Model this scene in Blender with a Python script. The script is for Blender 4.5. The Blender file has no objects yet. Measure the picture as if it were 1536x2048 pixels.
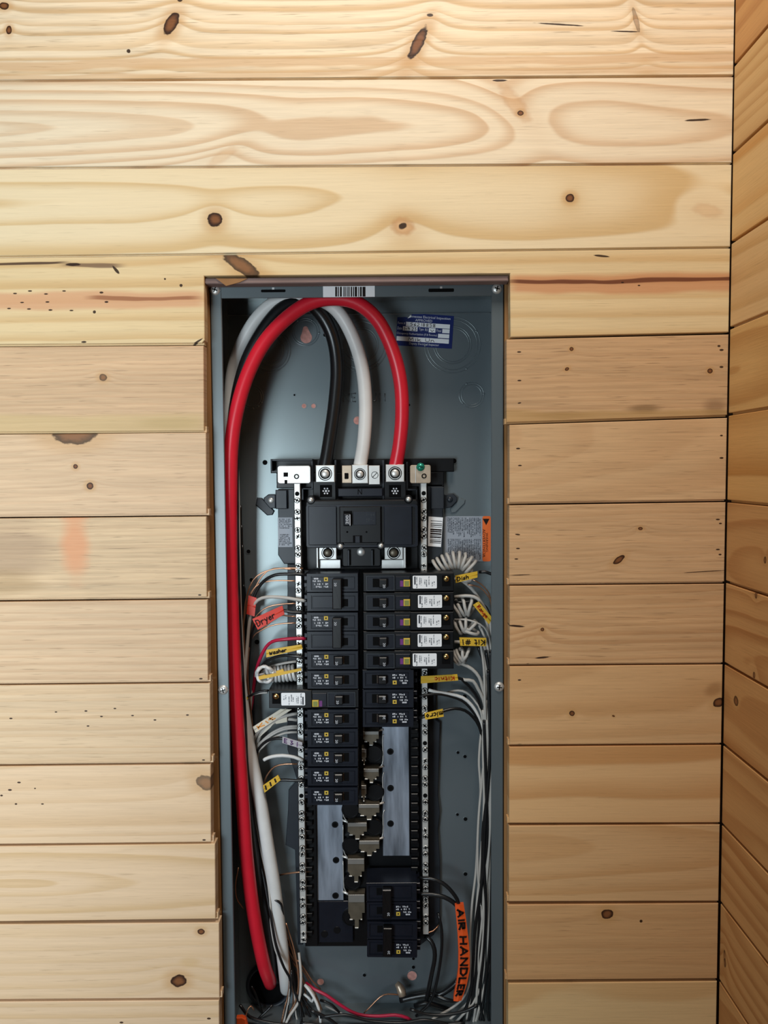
import bpy, bmesh, math, random
from mathutils import Vector, Matrix

# ------------------------------------------------------------------ camera, world, lights, exposure
SC = bpy.context.scene
COL = SC.collection
W, H, F = 1536.0, 2048.0, 1538.0
CAM = Vector((0.0, -0.93, 1.45))
PITCH, YAW, ROLL = 0.0546, 0.00624, -0.0078
ROT = (Matrix.Rotation(YAW, 3, 'Z') @ Matrix.Rotation(math.pi / 2 - PITCH, 3, 'X') @ Matrix.Rotation(ROLL, 3, 'Z'))
cam_d = bpy.data.cameras.new('camera')
cam_d.sensor_fit = 'VERTICAL'
cam_d.sensor_height = 36.0
cam_d.lens = F / H * 36.0
cam_d.clip_start = 0.02
cam_o = bpy.data.objects.new('camera', cam_d)
COL.objects.link(cam_o)
cam_o.matrix_world = Matrix.Translation(CAM) @ ROT.to_4x4()
SC.camera = cam_o

world = bpy.data.worlds.new('world')
SC.world = world
world.use_nodes = True
bg = world.node_tree.nodes['Background']
bg.inputs['Color'].default_value = (0.80, 0.78, 0.74, 1)
bg.inputs['Strength'].default_value = 0.07


def area(name, loc, target, sx, sy, power, color):
    l = bpy.data.lights.new(name, 'AREA')
    l.shape = 'RECTANGLE'
    l.size, l.size_y, l.energy, l.color = sx, sy, power, color
    o = bpy.data.objects.new(name, l)
    COL.objects.link(o)
    o.location = loc
    o.rotation_euler = (Vector(target) - Vector(loc)).to_track_quat('-Z', 'Y').to_euler()
    return o


wd = area('window_daylight', (-0.70, -1.45, 1.20), (-0.86, 0.0, 1.16), 0.56, 0.66, 9.6, (0.79, 0.92, 1.0))
wd.data.spread = math.radians(105)
area('ceiling_lamp', (0.05, -0.65, 2.62), (0.05, -0.1, 1.5), 0.4, 0.4, 12.6, (1.0, 0.92, 0.82))

SC.view_settings.view_transform = 'Standard'
SC.view_settings.look = 'None'
SC.view_settings.gamma = 1.0
SC.view_settings.use_curve_mapping = False
SC.view_settings.exposure = 0.0

rnd = random.Random(7)

# ------------------------------------------------------------------ placing helpers


def P(px, py, Y):
    d = ROT @ Vector(((px - W / 2) / F, -(py - H / 2) / F, -1.0))
    return CAM + d * ((Y - CAM.y) / d.y)


def PX(px, py, X):
    d = ROT @ Vector(((px - W / 2) / F, -(py - H / 2) / F, -1.0))
    return CAM + d * ((X - CAM.x) / d.x)


def SZ(Y):
    return (Y - CAM.y) / F


def R(x0, y0, x1, y1, Y):
    xm, ym = (x0 + x1) / 2, (y0 + y1) / 2
    return P(x0, ym, Y).x, P(x1, ym, Y).x, P(xm, y1, Y).z, P(xm, y0, Y).z


# ------------------------------------------------------------------ mesh builder


def area2(p):
    return sum(p[i - 1][0] * p[i][1] - p[i][0] * p[i - 1][1] for i in range(len(p))) / 2


def inset(poly, d):
    n = len(poly)
    out = []
    for i in range(n):
        a, b, c = Vector(poly[i - 1]), Vector(poly[i]), Vector(poly[(i + 1) % n])
        e1, e2 = (b - a), (c - b)
        if e1.length < 1e-9 or e2.length < 1e-9:
            out.append(tuple(b))
            continue
        e1.normalize(); e2.normalize()
        n1, n2 = Vector((-e1.y, e1.x)), Vector((-e2.y, e2.x))
        m = n1 + n2
        k = m.dot(n1)
        m = n1 if abs(k) < 0.25 else m / k
        out.append((b.x + m.x * d, b.y + m.y * d))
    return out


def rrect(x0, x1, z0, z1, r=0.0, n=4):
    if r <= 0:
        return [(x0, z0), (x1, z0), (x1, z1), (x0, z1)]
    pts = []
    for cx, cz, a0 in ((x1 - r, z0 + r, -90), (x1 - r, z1 - r, 0), (x0 + r, z1 - r, 90), (x0 + r, z0 + r, 180)):
        for k in range(n + 1):
            a = math.radians(a0 + 90 * k / n)
            pts.append((cx + r * math.cos(a), cz + r * math.sin(a)))
    return pts


def disc(cx, cz, r, n=20, rz=None, ph=0):
    rz = rz or r
    return [(cx + r * math.cos(ph + 2 * math.pi * k / n), cz + rz * math.sin(ph + 2 * math.pi * k / n)) for k in range(n)]


class MB:
    def __init__(s):
        s.v, s.f, s.sm = [], [], []

    def add(s, vs, fs, smooth=False):
        o = len(s.v)
        s.v += [tuple(v) for v in vs]
        s.f += [tuple(i + o for i in f) for f in fs]
        s.sm += [smooth] * len(fs)
        return s

    def prism(s, poly, yf, yb, bev=0.0, back=True):
        """XZ outline extruded from front yf to back yb, its front edge chamfered."""
        if area2(poly) < 0:
            poly = poly[::-1]
        n = len(poly)
        rings = []
        if bev > 0:
            rings.append([(x, yf, z) for x, z in inset(poly, bev)])
            rings.append([(x, yf + bev, z) for x, z in poly])
        else:
            rings.append([(x, yf, z) for x, z in poly])
        rings.append([(x, yb, z) for x, z in poly])
        vs = [v for r in rings for v in r]
        fs = [tuple(range(n))]
        for k in range(len(rings) - 1):
            a, b = k * n, (k + 1) * n
            for i in range(n):
                j = (i + 1) % n
                fs.append((a + j, a + i, b + i, b + j))
        if back:
            fs.append(tuple(range((len(rings) - 1) * n, len(rings) * n))[::-1])
        return s.add(vs, fs)

    def box(s, x0, x1, yf, yb, z0, z1, bev=0.0, r=0.0):
        return s.prism(rrect(min(x0, x1), max(x0, x1), min(z0, z1), max(z0, z1), r), yf, yb, bev)

    def bpx(s, x0, y0, x1, y1, yf, yb, bev=0.0005, r=0.0):
        a, b, c, d = R(x0, y0, x1, y1, yf)
        return s.box(a, b, yf, yb, c, d, bev, r)

    def ring(s, outer, inner, yf, yb):
        """flat frame: outline with a hole (same number of points)"""
        if area2(outer) < 0: outer = outer[::-1]
        if area2(inner) < 0: inner = inner[::-1]
        n = len(outer)
        vs = [(x, yf, z) for x, z in outer] + [(x, yf, z) for x, z in inner] + [(x, yb, z) for x, z in outer] + [(x, yb, z) for x, z in inner]
        fs = []
        for i in range(n):
            j = (i + 1) % n
            fs += [(i, j, n + j, n + i), (j, i, 2 * n + i, 2 * n + j), (n + i, n + j, 3 * n + j, 3 * n + i), (2 * n + j, 2 * n + i, 3 * n + i, 3 * n + j)]
        return s.add(vs, fs)

    def dome(s, cx, cz, r, yb, h, n=20, m=5):
        vs, fs = [], []
        for k in range(m):
            a = math.pi / 2 * k / m
            for i in range(n):
                t = 2 * math.pi * i / n
                vs.append((cx + r * math.cos(a) * math.cos(t), yb - h * math.sin(a), cz + r * math.cos(a) * math.sin(t)))
        vs.append((cx, yb - h, cz))
        for k in range(m - 1):
            for i in range(n):
                j = (i + 1) % n
                fs.append((k * n + i, k * n + j, (k + 1) * n + j, (k + 1) * n + i))
        for i in range(n):
            fs.append(((m - 1) * n + i, (m - 1) * n + (i + 1) % n, len(vs) - 1))
        return s.add(vs, fs, True)

    def tube(s, pts, r, n=8, closed=False):
        pts = [Vector(p) for p in pts]
        N = len(pts)
        t0 = (pts[1] - pts[0]).normalized()
        up = Vector((0, 1, 0)) if abs(t0.y) < 0.9 else Vector((1, 0, 0))
        nr = (up - t0 * up.dot(t0)).normalized()
        vs, fs = [], []
        for k in range(N):
            if closed:
                t = (pts[(k + 1) % N] - pts[k - 1])
            else:
                t = pts[min(k + 1, N - 1)] - pts[max(k - 1, 0)]
            if t.length < 1e-9: t = t0
            t.normalize()
            nr = nr - t * nr.dot(t)
            nr.normalize()
            bn = t.cross(nr)
            rr = r[k] if isinstance(r, (list, tuple)) else r
            for i in range(n):
                a = 2 * math.pi * i / n
                vs.append(pts[k] + (nr * math.cos(a) + bn * math.sin(a)) * rr)
        for k in range(N if closed else N - 1):
            k2 = (k + 1) % N
            for i in range(n):
                j = (i + 1) % n
                fs.append((k * n + i, k * n + j, k2 * n + j, k2 * n + i))
        if not closed:
            fs += [tuple(range(n))[::-1], tuple(range((N - 1) * n, N * n))]
        return s.add(vs, fs, True)

    def make(s, name, mat, parent=None, origin=None, shade=None):
        o0 = Vector(origin) if origin is not None else (Vector(parent['_o']) if parent is not None and '_o' in parent else Vector((0, 0, 0)))
        me = bpy.data.meshes.new(name)
        me.from_pydata([tuple(Vector(v) - o0) for v in s.v], [], s.f)
        bm = bmesh.new(); bm.from_mesh(me)
        bmesh.ops.recalc_face_normals(bm, faces=bm.faces)
        bm.to_mesh(me); bm.free()
        me.polygons.foreach_set('use_smooth', s.sm)
        me.materials.append(mat)
        o = bpy.data.objects.new(name, me)
        COL.objects.link(o)
        if parent is not None:
            o.parent = parent
            if '_o' in parent: o['_o'] = list(o0)
        else:
            o.location = o0
            o['_o'] = list(o0)
        return o


def empty(name, loc):
    o = bpy.data.objects.new(name, None)
    COL.objects.link(o)
    o.location = loc
    o.empty_display_size = 0.01
    o['_o'] = list(loc)
    return o


def tag(o, label=None, cat=None, group=None, kind=None):
    if label: o['label'] = label
    if cat: o['category'] = cat
    if group: o['group'] = group
    if kind: o['kind'] = kind
    return o


def copy_tree(o, parent=None):
    c = o.copy(); COL.objects.link(c)
    if parent is not None: c.parent = parent
    for ch in list(o.children): copy_tree(ch, c)
    return c


def smooth_path(pts, step=0.006):
    pts = [Vector(p) for p in pts]
    if len(pts) < 3: return pts
    q = [pts[0] * 2 - pts[1]] + pts + [pts[-1] * 2 - pts[-2]]
    out = []
    for i in range(1, len(q) - 2):
        p0, p1, p2, p3 = q[i - 1], q[i], q[i + 1], q[i + 2]
        n = max(2, int((p2 - p1).length / step))
        for k in range(n):
            t = k / n
            out.append(0.5 * ((2 * p1) + (p2 - p0) * t + (2 * p0 - 5 * p1 + 4 * p2 - p3) * t * t + (3 * p1 - p0 - 3 * p2 + p3) * t ** 3))
    out.append(pts[-1])
    return out


# ------------------------------------------------------------------ materials


def lin(r, g, b):
    f = lambda c: c / 12.92 if c <= 0.04045 else ((c + 0.055) / 1.055) ** 2.4
    return (f(r / 255), f(g / 255), f(b / 255), 1)


def mat(name, color, rough=0.5, metal=0.0, spec=0.5, noise=0.0, nscale=60.0, bump=0.0, coat=0.0, stretch=(1, 1, 1), tint=None):
    m = bpy.data.materials.new(name)
    m.use_nodes = True
    t = m.node_tree
    b = t.nodes['Principled BSDF']
    b.inputs['Roughness'].default_value = rough
    b.inputs['Metallic'].default_value = metal
    b.inputs['Specular IOR Level'].default_value = spec
    b.inputs['Coat Weight'].default_value = coat
    if tint: b.inputs['Specular Tint'].default_value = tint + (1,)
    b.inputs['Coat Roughness'].default_value = 0.28
    c = color if len(color) == 4 else tuple(color) + (1,)
    b.inputs['Base Color'].default_value = c
    tc = t.nodes.new('ShaderNodeTexCoord')
    mp = t.nodes.new('ShaderNodeMapping')
    mp.inputs['Scale'].default_value = stretch
    nz = t.nodes.new('ShaderNodeTexNoise')
    nz.inputs['Scale'].default_value = nscale
    nz.inputs['Detail'].default_value = 4
    t.links.new(tc.outputs['Object'], mp.inputs['Vector'])
    t.links.new(mp.outputs[0], nz.inputs['Vector'])
    rp = t.nodes.new('ShaderNodeMapRange')
    k = noise if noise else 0.06
    rp.inputs[3].default_value, rp.inputs[4].default_value = 1 - k, 1 + k
    rp.inputs[1].default_value, rp.inputs[2].default_value = 0.3, 0.7
    t.links.new(nz.outputs['Fac'], rp.inputs[0])
    mx = t.nodes.new('ShaderNodeVectorMath'); mx.operation = 'SCALE'
    mx.inputs[0].default_value = c[:3]
    t.links.new(rp.outputs[0], mx.inputs['Scale'])
    t.links.new(mx.outputs[0], b.inputs['Base Color'])
    if bump:
        bp = t.nodes.new('ShaderNodeBump')
        bp.inputs['Strength'].default_value = bump
        bp.inputs['Distance'].default_value = 0.001
        t.links.new(nz.outputs['Fac'], bp.inputs['Height'])
        t.links.new(bp.outputs[0], b.inputs['Normal'])
    return m


M = dict(
    enamel=mat('grey_enamel', lin(91, 99, 104), 0.30, 0.0, 1.0, 0.05, 9, 0.0, 1.0, (1, 1, 1), (0.80, 1.0, 1.0)),
    black=mat('black_plastic', lin(11, 12, 15), 0.34, 0, 0.35, 0.12, 40),
    wing=mat('dark_grey_plastic', lin(36, 41, 48), 0.42, 0, 0.4, 0.08, 40),
    breaker=mat('breaker_plastic', lin(21, 25, 35), 0.30, 0, 0.42, 0.14, 70),
    toggle=mat('toggle_plastic', lin(15, 15, 17), 0.3, 0, 0.5),
    hole=mat('dark_recess', lin(8, 8, 9), 0.8, 0, 0.1),
    silver=mat('plated_metal', (0.70, 0.70, 0.68), 0.40, 0.6, 0.6, 0.06, 120),
    alu=mat('bus_aluminium', (0.30, 0.34, 0.41), 0.44, 0.6, 0.6, 0.6, 70, 0.05, 0, (1, 1, 0.14)),
    tan=mat('tarnished_plate', (0.55, 0.44, 0.33), 0.4, 0.6, 0.5, 0.12, 80),
    bronze=mat('stab_metal', (0.15, 0.125, 0.09), 0.42, 0.5, 0.5, 0.15, 90),
    brass=mat('brass_screw', (0.80, 0.58, 0.25), 0.25, 1.0, 0.5),
    green=mat('green_screw', (0.02, 0.30, 0.20), 0.25, 0.4, 0.6),
    flange=mat('grey_enamel_edge', lin(84, 93, 98), 0.42, 0.0, 0.8, 0.05, 9, 0.0, 0.35, (1, 1, 1), (0.88, 1.0, 1.0)),
    red=mat('red_insulation', lin(206, 32, 50), 0.33, 0, 0.45, 0.05, 40),
    thinred=mat('thin_red_insulation', lin(176, 26, 62), 0.35, 0, 0.45),
    white=mat('white_insulation', lin(214, 214, 212), 0.38, 0, 0.4, 0.04, 50),
    greywhite=mat('off_white_insulation', lin(184, 180, 174), 0.42, 0, 0.4, 0.06, 60),
    blackw=mat('black_insulation', lin(22, 23, 25), 0.3, 0, 0.5),
    copper=mat('bare_copper', (0.62, 0.33, 0.20), 0.32, 0.9, 0.5, 0.1, 90),
    yellow=mat('yellow_tape', lin(214, 172, 48), 0.45, 0, 0.4, 0.05, 60),
    orange=mat('orange_tape', lin(240, 92, 36), 0.45, 0, 0.4, 0.05, 60),
    redtape=mat('red_tape', lin(214, 62, 46), 0.45, 0, 0.4, 0.05, 60),
    cream=mat('cream_tape', lin(216, 208, 190), 0.5, 0, 0.4, 0.05, 60),
    greytape=mat('grey_tape', lin(176, 172, 178), 0.5, 0, 0.4, 0.05, 60),
    ink=mat('black_ink', lin(30, 18, 14), 0.6, 0, 0.2),
    redink=mat('red_ink', lin(196, 66, 20), 0.6, 0, 0.2),
    purpleink=mat('purple_ink', lin(96, 64, 110), 0.6, 0, 0.2),
    orangeink=mat('orange_ink', lin(224, 150, 70), 0.6, 0, 0.2),
    paper=mat('white_label', lin(238, 240, 243), 0.5, 0, 0.4, 0.02, 40),
    greypaper=mat('grey_label', lin(150, 156, 166), 0.5, 0, 0.4, 0.03, 40),
    blue=mat('blue_sticker', lin(14, 34, 98), 0.4, 0, 0.4, 0.05, 90),
    print_=mat('white_print', lin(215, 218, 225), 0.6, 0, 0.2),
    lip=mat('stab_lip_metal', (0.33, 0.32, 0.30), 0.35, 0.6, 0.5),
    tag_edge=mat('dark_brown_plastic', lin(58, 44, 32), 0.5),
    dim=mat('dim_print', lin(62, 65, 72), 0.6, 0, 0.2),
    gold=mat('yellow_print', lin(205, 175, 70), 0.5, 0, 0.3),
    test=mat('green_test_button', lin(126, 132, 62), 0.45, 0, 0.4),
    purple=mat('purple_print', lin(110, 52, 118), 0.5, 0, 0.3),
    stud=mat('framing_lumber', lin(150, 108, 66), 0.6, 0, 0.3, 0.25, 30, 0.2, 0, (1, 1, 0.2)),
    weather=mat('weathered_board', lin(142, 120, 114), 0.7, 0, 0.2, 0.35, 28, 0.3, 0, (0.3, 1, 1.5)),
    backing=mat('dark_sheathing', lin(62, 42, 26), 0.8, 0, 0.2, 0.2, 30),
    floorm=mat('plywood_floor', lin(96, 76, 56), 0.7, 0, 0.3, 0.15, 12),
    pink=mat('pink_insulation_batt', lin(206, 150, 140), 0.9, 0, 0.1, 0.2, 200),
    amber=mat('amber_window', lin(236, 108, 40), 0.5, 0, 0.4),
)


class Nodes:
    def __init__(s, t):
        s.t = t

    def _set(s, sock, v):
        if isinstance(v, (int, float)):
            sock.default_value = v
        elif isinstance(v, (tuple, list, Vector)):
            sock.default_value = tuple(v)
        else:
            s.t.links.new(v, sock)

    def m(s, op, a, b=0.0, c=None):
        n = s.t.nodes.new('ShaderNodeMath'); n.operation = op
        s._set(n.inputs[0], a); s._set(n.inputs[1], b)
        if c is not None: s._set(n.inputs[2], c)
        return n.outputs[0]

    def rng(s, v, a, b, c, d, sm=True):
        n = s.t.nodes.new('ShaderNodeMapRange')
        n.interpolation_type = 'SMOOTHSTEP' if sm else 'LINEAR'
        s._set(n.inputs[0], v)
        for i, x in enumerate((a, b, c, d)): n.inputs[i + 1].default_value = x
        return n.outputs[0]

    def mix(s, f, a, b):
        n = s.t.nodes.new('ShaderNodeMix'); n.data_type = 'RGBA'
        s._set(n.inputs[0], f); s._set(n.inputs[6], a); s._set(n.inputs[7], b)
        return n.outputs[2]

    def map(s, v, loc, rot, sc):
        n = s.t.nodes.new('ShaderNodeMapping'); n.vector_type = 'TEXTURE'
        s._set(n.inputs[0], v)
        n.inputs[1].default_value = loc; n.inputs[2].default_value = (0, 0, rot); n.inputs[3].default_value = sc
        return n.outputs[0]

    def length(s, v):
        n = s.t.nodes.new('ShaderNodeVectorMath'); n.operation = 'LENGTH'
        s._set(n.inputs[0], v)
        return n.outputs['Value']

    def noise(s, v, sc, detail=3, rough=0.5):
        mp = s.t.nodes.new('ShaderNodeMapping')
        s._set(mp.inputs[0], v); mp.inputs[3].default_value = sc
        n = s.t.nodes.new('ShaderNodeTexNoise')
        n.inputs['Scale'].default_value = 1.0
        n.inputs['Detail'].default_value = detail
        n.inputs['Roughness'].default_value = rough
        s.t.links.new(mp.outputs[0], n.inputs['Vector'])
        return n.outputs['Fac']

    def comb(s, x, y, z):
        n = s.t.nodes.new('ShaderNodeCombineXYZ')
        for i, q in enumerate((x, y, z)): s._set(n.inputs[i], q)
        return n.outputs[0]


KNOT_DARK, KNOT_MID = lin(50, 27, 14), lin(128, 80, 46)


def wood(axis, zc, early=(228, 200, 156), late=(200, 158, 108), freq=60, v0=0.0, z0=0.03, slope=0.05, warp=0.02,
         con=0.8, fiber=0.12, knots=(), marks=(), streaks=(), patches=(), seed=0.0):
    """Pine: growth rings cut by a board tilted to the pith, bent round the knots; knots etc. are (u, v, half length, half height, angle, ...) in metres."""
    m = bpy.data.materials.new('pine')
    m.use_nodes = True
    t = m.node_tree
    b = t.nodes['Principled BSDF']
    q = Nodes(t)
    tc = t.nodes.new('ShaderNodeTexCoord')
    sp = t.nodes.new('ShaderNodeSeparateXYZ')
    t.links.new(tc.outputs['Object'], sp.inputs[0])
    u, v = sp.outputs[axis], sp.outputs[2]
    uv = q.comb(u, v, 0.0)
    uvs = q.comb(u, v, seed)
    n1 = q.m('SUBTRACT', q.noise(uvs, (2.2, 7, 1), 2), 0.5)
    n2 = q.m('SUBTRACT', q.noise(uvs, (9, 26, 3), 2), 0.5)
    fib = q.noise(uvs, (14, 420, 5), 3, 0.6)
    fib2 = q.noise(uvs, (4, 70, 5), 3, 0.6)
    edge = q.noise(uvs, (110, 160, 1), 2)
    vv = q.m('SUBTRACT', v, zc + v0)
    dep = q.m('ADD', q.m('MULTIPLY_ADD', u, slope, z0), q.m('MULTIPLY', n1, warp * 2))
    r = q.m('SQRT', q.m('ADD', q.m('MULTIPLY', vv, vv), q.m('MULTIPLY', dep, dep)))
    r = q.m('ADD', r, q.m('MULTIPLY', n2, 0.0035))
    ks = []
    for k in knots:
        L = q.length(q.map(uv, (k[0], k[1], 0), k[4], (k[2], k[3], 1)))
        A = k[5] if len(k) > 5 else 0.012
        r = q.m('ADD', r, q.m('DIVIDE', A, q.m('MULTIPLY_ADD', q.m('MULTIPLY', L, L), 0.12, 1.0)))
        ks.append((L, k[6] if len(k) > 6 else 1.0))
    tt = q.m('MULTIPLY_ADD', q.m('MULTIPLY', q.noise(q.comb(r, seed, 0.0), (freq * 0.7, 1, 1), 1), 1.0), 1.6, q.m('MULTIPLY', r, freq))
    fr = q.m('FRACT', tt)
    ring = q.m('MULTIPLY', q.rng(fr, 0.25, 0.86, 0, 1), q.rng(fr, 0.88, 1.0, 1, 0))
    amp = q.rng(q.noise(q.comb(tt, seed, 2.0), (0.9, 1, 1), 1), 0.3, 0.7, 0.55 * con, con)
    ringf = q.m('MULTIPLY', ring, amp)
    col = q.mix(ringf, lin(*early), lin(*late))
    fm = q.m('ADD', q.m('MULTIPLY_ADD', q.m('SUBTRACT', fib, 0.5), fiber * 2.0, 1.0), q.m('MULTIPLY', q.m('SUBTRACT', fib2, 0.5), fiber * 1.6))
    sc_ = t.nodes.new('ShaderNodeVectorMath'); sc_.operation = 'SCALE'
    t.links.new(col, sc_.inputs[0]); t.links.new(fm, sc_.inputs['Scale'])
    col = sc_.outputs[0]
    pore = q.noise(uvs, (26, 620, 9), 2, 0.5)     # short dark resin canals along the grain
    col = q.mix(q.rng(pore, 0.60, 0.78, 0, min(0.6, fiber * 2.4)), col, lin(*[int(c * 0.66) for c in late]))
    for p in patches:   # broad stains: u, v, hu, hv, angle, colour, strength
        L = q.m('ADD', q.length(q.map(uv, (p[0], p[1], 0), p[4], (p[2], p[3], 1))), q.m('MULTIPLY', q.m('SUBTRACT', fib2, 0.5), 1.0))
        col = q.mix(q.rng(L, 0.35, 1.15, p[6], 0), col, lin(*p[5]))
    for p in streaks:   # along the grain: u0, u1, v, half height, colour, strength
        wob = q.m('ADD', q.m('SUBTRACT', v, p[2]), q.m('MULTIPLY', n2, 0.012))
        f1 = q.rng(q.m('ABSOLUTE', wob), p[3] * 0.55, p[3] * 1.1, p[5], 0)
        f2 = q.m('MULTIPLY', q.rng(u, p[0] - 0.012, p[0] + 0.012, 0, 1), q.rng(u, p[1] - 0.012, p[1] + 0.012, 1, 0))
        col = q.mix(q.m('MULTIPLY', f1, f2), col, lin(*p[4]))
    for L, dark in ks:
        col = q.mix(q.rng(L, 0.9, 2.6, 0.5 * dark, 0), col, lin(196, 148, 92))
        Le = q.m('ADD', L, q.m('MULTIPLY', q.m('SUBTRACT', edge, 0.5), 0.55))
        if dark < 0.5:
            col = q.mix(q.rng(Le, 0.5, 1.1, min(1.0, dark * 2.2), 0), col, q.mix(q.rng(Le, 0.3, 0.9, 0, 1), lin(214, 170, 122), lin(190, 138, 88)))
            continue
        kc = q.mix(q.rng(Le, 0.30, 0.9, 0, 1), KNOT_MID, KNOT_DARK)
        col = q.mix(q.rng(Le, 0.88, 1.04, dark, 0), col, kc)
    for k in marks:
        L = q.m('ADD', q.length(q.map(uv, (k[0], k[1], 0), k[4], (k[2], k[3], 1))), q.m('MULTIPLY', q.m('SUBTRACT', edge, 0.5), 0.7))
        col = q.mix(q.rng(L, 0.8, 1.15, 0.96, 0), col, lin(46, 24, 12))
    t.links.new(col, b.inputs['Base Color'])
    b.inputs['Roughness'].default_value = 0.55
    b.inputs['Specular IOR Level'].default_value = 0.28
    bp = t.nodes.new('ShaderNodeBump')
    bp.inputs['Strength'].default_value = 0.25
    bp.inputs['Distance'].default_value = 0.0006
    t.links.new(q.m('ADD', fib, ringf), bp.inputs['Height'])
    t.links.new(bp.outputs[0], b.inputs['Normal'])
    return m


# ------------------------------------------------------------------ the setting: front wall
wall = tag(empty('wall_front', (0, 0, 0)), kind='structure')
YB = 0.0165          # back of the boards


def pw(x, y):
    p = P(x, y, 0.0)
    return (p.x, p.z)


def kn(x, y, a, b, ang=0.0, A=0.012, dark=1.0):
    p = P(x, y, 0.0); s = SZ(0.0)
    return (p.x, p.z, a * s, b * s, math.radians(ang), A, dark)


def mk(x, y, a=5, b=2, ang=0):
    p = P(x, y, 0.0); s = SZ(0.0)
    return (p.x, p.z, a * s, b * s, math.radians(ang))


def st(x0, x1, y, h, c, k=0.7):
    return (P(x0, y, 0).x, P(x1, y, 0).x, P((x0 + x1) / 2, y, 0).z, h * SZ(0), c, k)


def pa(x, y, a, b, c, k=0.6, ang=0):
    p = P(x, y, 0.0); s = SZ(0.0)
    return (p.x, p.z, a * s, b * s, math.radians(ang), c, k)


def plank(poly, tongue, **kw):
    """poly: the visible face in photo pixels on the wall plane; tongue: the strip left bare under it."""
    pts = [pw(*p) for p in poly]
    zc = (min(p[1] for p in pts) + max(p[1] for p in pts)) / 2
    b = MB()
    b.prism(pts, 0.0 + kw.pop('dy', 0.0), YB, 0.0007)
    if tongue:
        b.prism([pw(*p) for p in tongue], 0.0042, YB - 0.003, 0.0004)
    kw.setdefault('seed', rnd.uniform(0, 60))
    return b.make('plank', wood(0, zc, **kw), wall)


XL = -170
PALE = dict(early=(236, 217, 186), late=(208, 174, 128))
TAN = dict(early=(222, 190, 150), late=(196, 150, 108))


def xr(y):           # the inside corner with the right-hand wall
    return 1469.6 - 0.0180 * y


def full(yl, yr, yl2, yr2, **kw):
    """whole-width board: its top and bottom at x=0 and at the corner"""
    f = lambda a, b, x: a + (b - a) * x / 1465.0
    poly = [(XL, f(yl2, yr2, XL)), (xr(yr2), yr2), (xr(yr), yr), (XL, f(yl, yr, XL))]
    t = [(XL, f(yl2, yr2, XL) + 2.6), (xr(yr2), yr2 + 2.2), (xr(yr2), yr2 - 2), (XL, f(yl2, yr2, XL) - 2)]
    return plank(poly, t, **kw)


full(-370, -372, -196, -200, freq=70, **PALE)
full(-192, -196, -17, -22, freq=50, slope=0.03, **PALE)
full(-13, -18, 160, 149.5, freq=75, v0=0.16, z0=0.01, slope=0.0, warp=0.014, con=0.9, fiber=0.22,
     knots=[kn(342, 48, 24, 12, 58, 0.016), kn(836, 86, 36, 11, 62, 0.02), kn(18, 60, 8, 6, 80, 0.006), kn(8, 12, 10, 7, 0, 0.006),
            kn(1272, 40, 24, 5, -75, 0.014, 0.5)],
     marks=[mk(257, 102, 4, 4, 30), mk(1120, 49, 46, 1.6, -4), mk(1250, 63, 26, 1.4, -2), mk(860, 30, 6, 3, 0), mk(360, 0, 5, 4)],
     streaks=[st(-170, 1500, 124, 10, (206, 164, 116), 0.6), st(-170, 1500, 147, 7, (206, 164, 116), 0.5)], **PALE)
full(164.5, 154, 334.5, 325, freq=88, v0=-0.004, z0=0.035, slope=0.055, warp=0.016, con=0.85, fiber=0.12,
     knots=[kn(1030, 208, 52, 18, -52, 0.02, 0.22), kn(1041, 226, 6, 5, 0, 0.004), kn(445, 312, 40, 12, 30, 0.015, 0.14)],
     marks=[mk(1395, 240, 26, 2, 2), mk(1000, 161, 16, 2.2, 0)], early=(236, 219, 190), late=(210, 176, 138))
full(339, 329.5, 512, 493, freq=38, v0=0.01, z0=0.02, slope=0.05, warp=0.03, con=0.85, fiber=0.06,
     knots=[kn(430, 439, 15, 14, 0, 0.02), kn(806, 453, 26, 20, -10, 0.026, 0.4), kn(1140, 396, 9, 8, 0, 0.016), kn(1415, 421, 34, 15, -12, 0.02, 0.16)],
     marks=[mk(806, 452, 9, 6, 20)], early=(236, 216, 178), late=(212, 178, 124))
# the board notched round the top of the box
RW = (196, 128, 84)
plank([(XL, 690), (404, 686), (409, 680), (408, 552), (1020, 547), (1021, 674), (xr(668), 664), (xr(497), 497), (XL, 518.5)],
      [(XL, 693), (407, 689), (407, 682), (XL, 686)],
      freq=48, v0=0.12, z0=0.02, slope=0.0, warp=0.02, con=0.7, fiber=0.1, early=(228, 202, 156), late=(206, 166, 110),
      knots=[kn(482, 530, 44, 14, -32, 0.012, 0.9)],
      streaks=[st(1020, 1500, 566, 22, (205, 142, 98), 0.8), st(1020, 1500, 560, 4.5, (112, 62, 40), 0.95),
               st(-170, 408, 602, 19, (214, 158, 118), 0.75), st(180, 395, 597, 4.5, (150, 92, 58), 0.8), st(-170, 130, 529, 3, (66, 40, 32), 0.9), st(130, 240, 533, 5, (110, 82, 64), 0.8)],
      marks=[mk(146, 529, 14, 3), mk(232, 540, 10, 3, -50), mk(362, 571, 3, 3), mk(330, 558, 2, 2), mk(168, 684, 5, 2), mk(1203, 512, 16, 2, -6), mk(1278, 571, 3, 1.5), mk(1245, 565, 3, 1.5),
             mk(18, 617, 4, 1.5), mk(58, 618, 4, 1.5), mk(101, 620, 4, 1.5), mk(143, 621, 4, 1.5), mk(189, 624, 3, 3), mk(30, 587, 4, 1.5), mk(92, 588, 4, 1.5), mk(128, 582, 4, 1.5), mk(60, 582, 4, 1.5), mk(203, 585, 4, 2), mk(44, 605, 4, 1.5), mk(95, 604, 4, 1.5), mk(213, 604, 4, 2), mk(394, 684, 12, 2, 32)])

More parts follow.
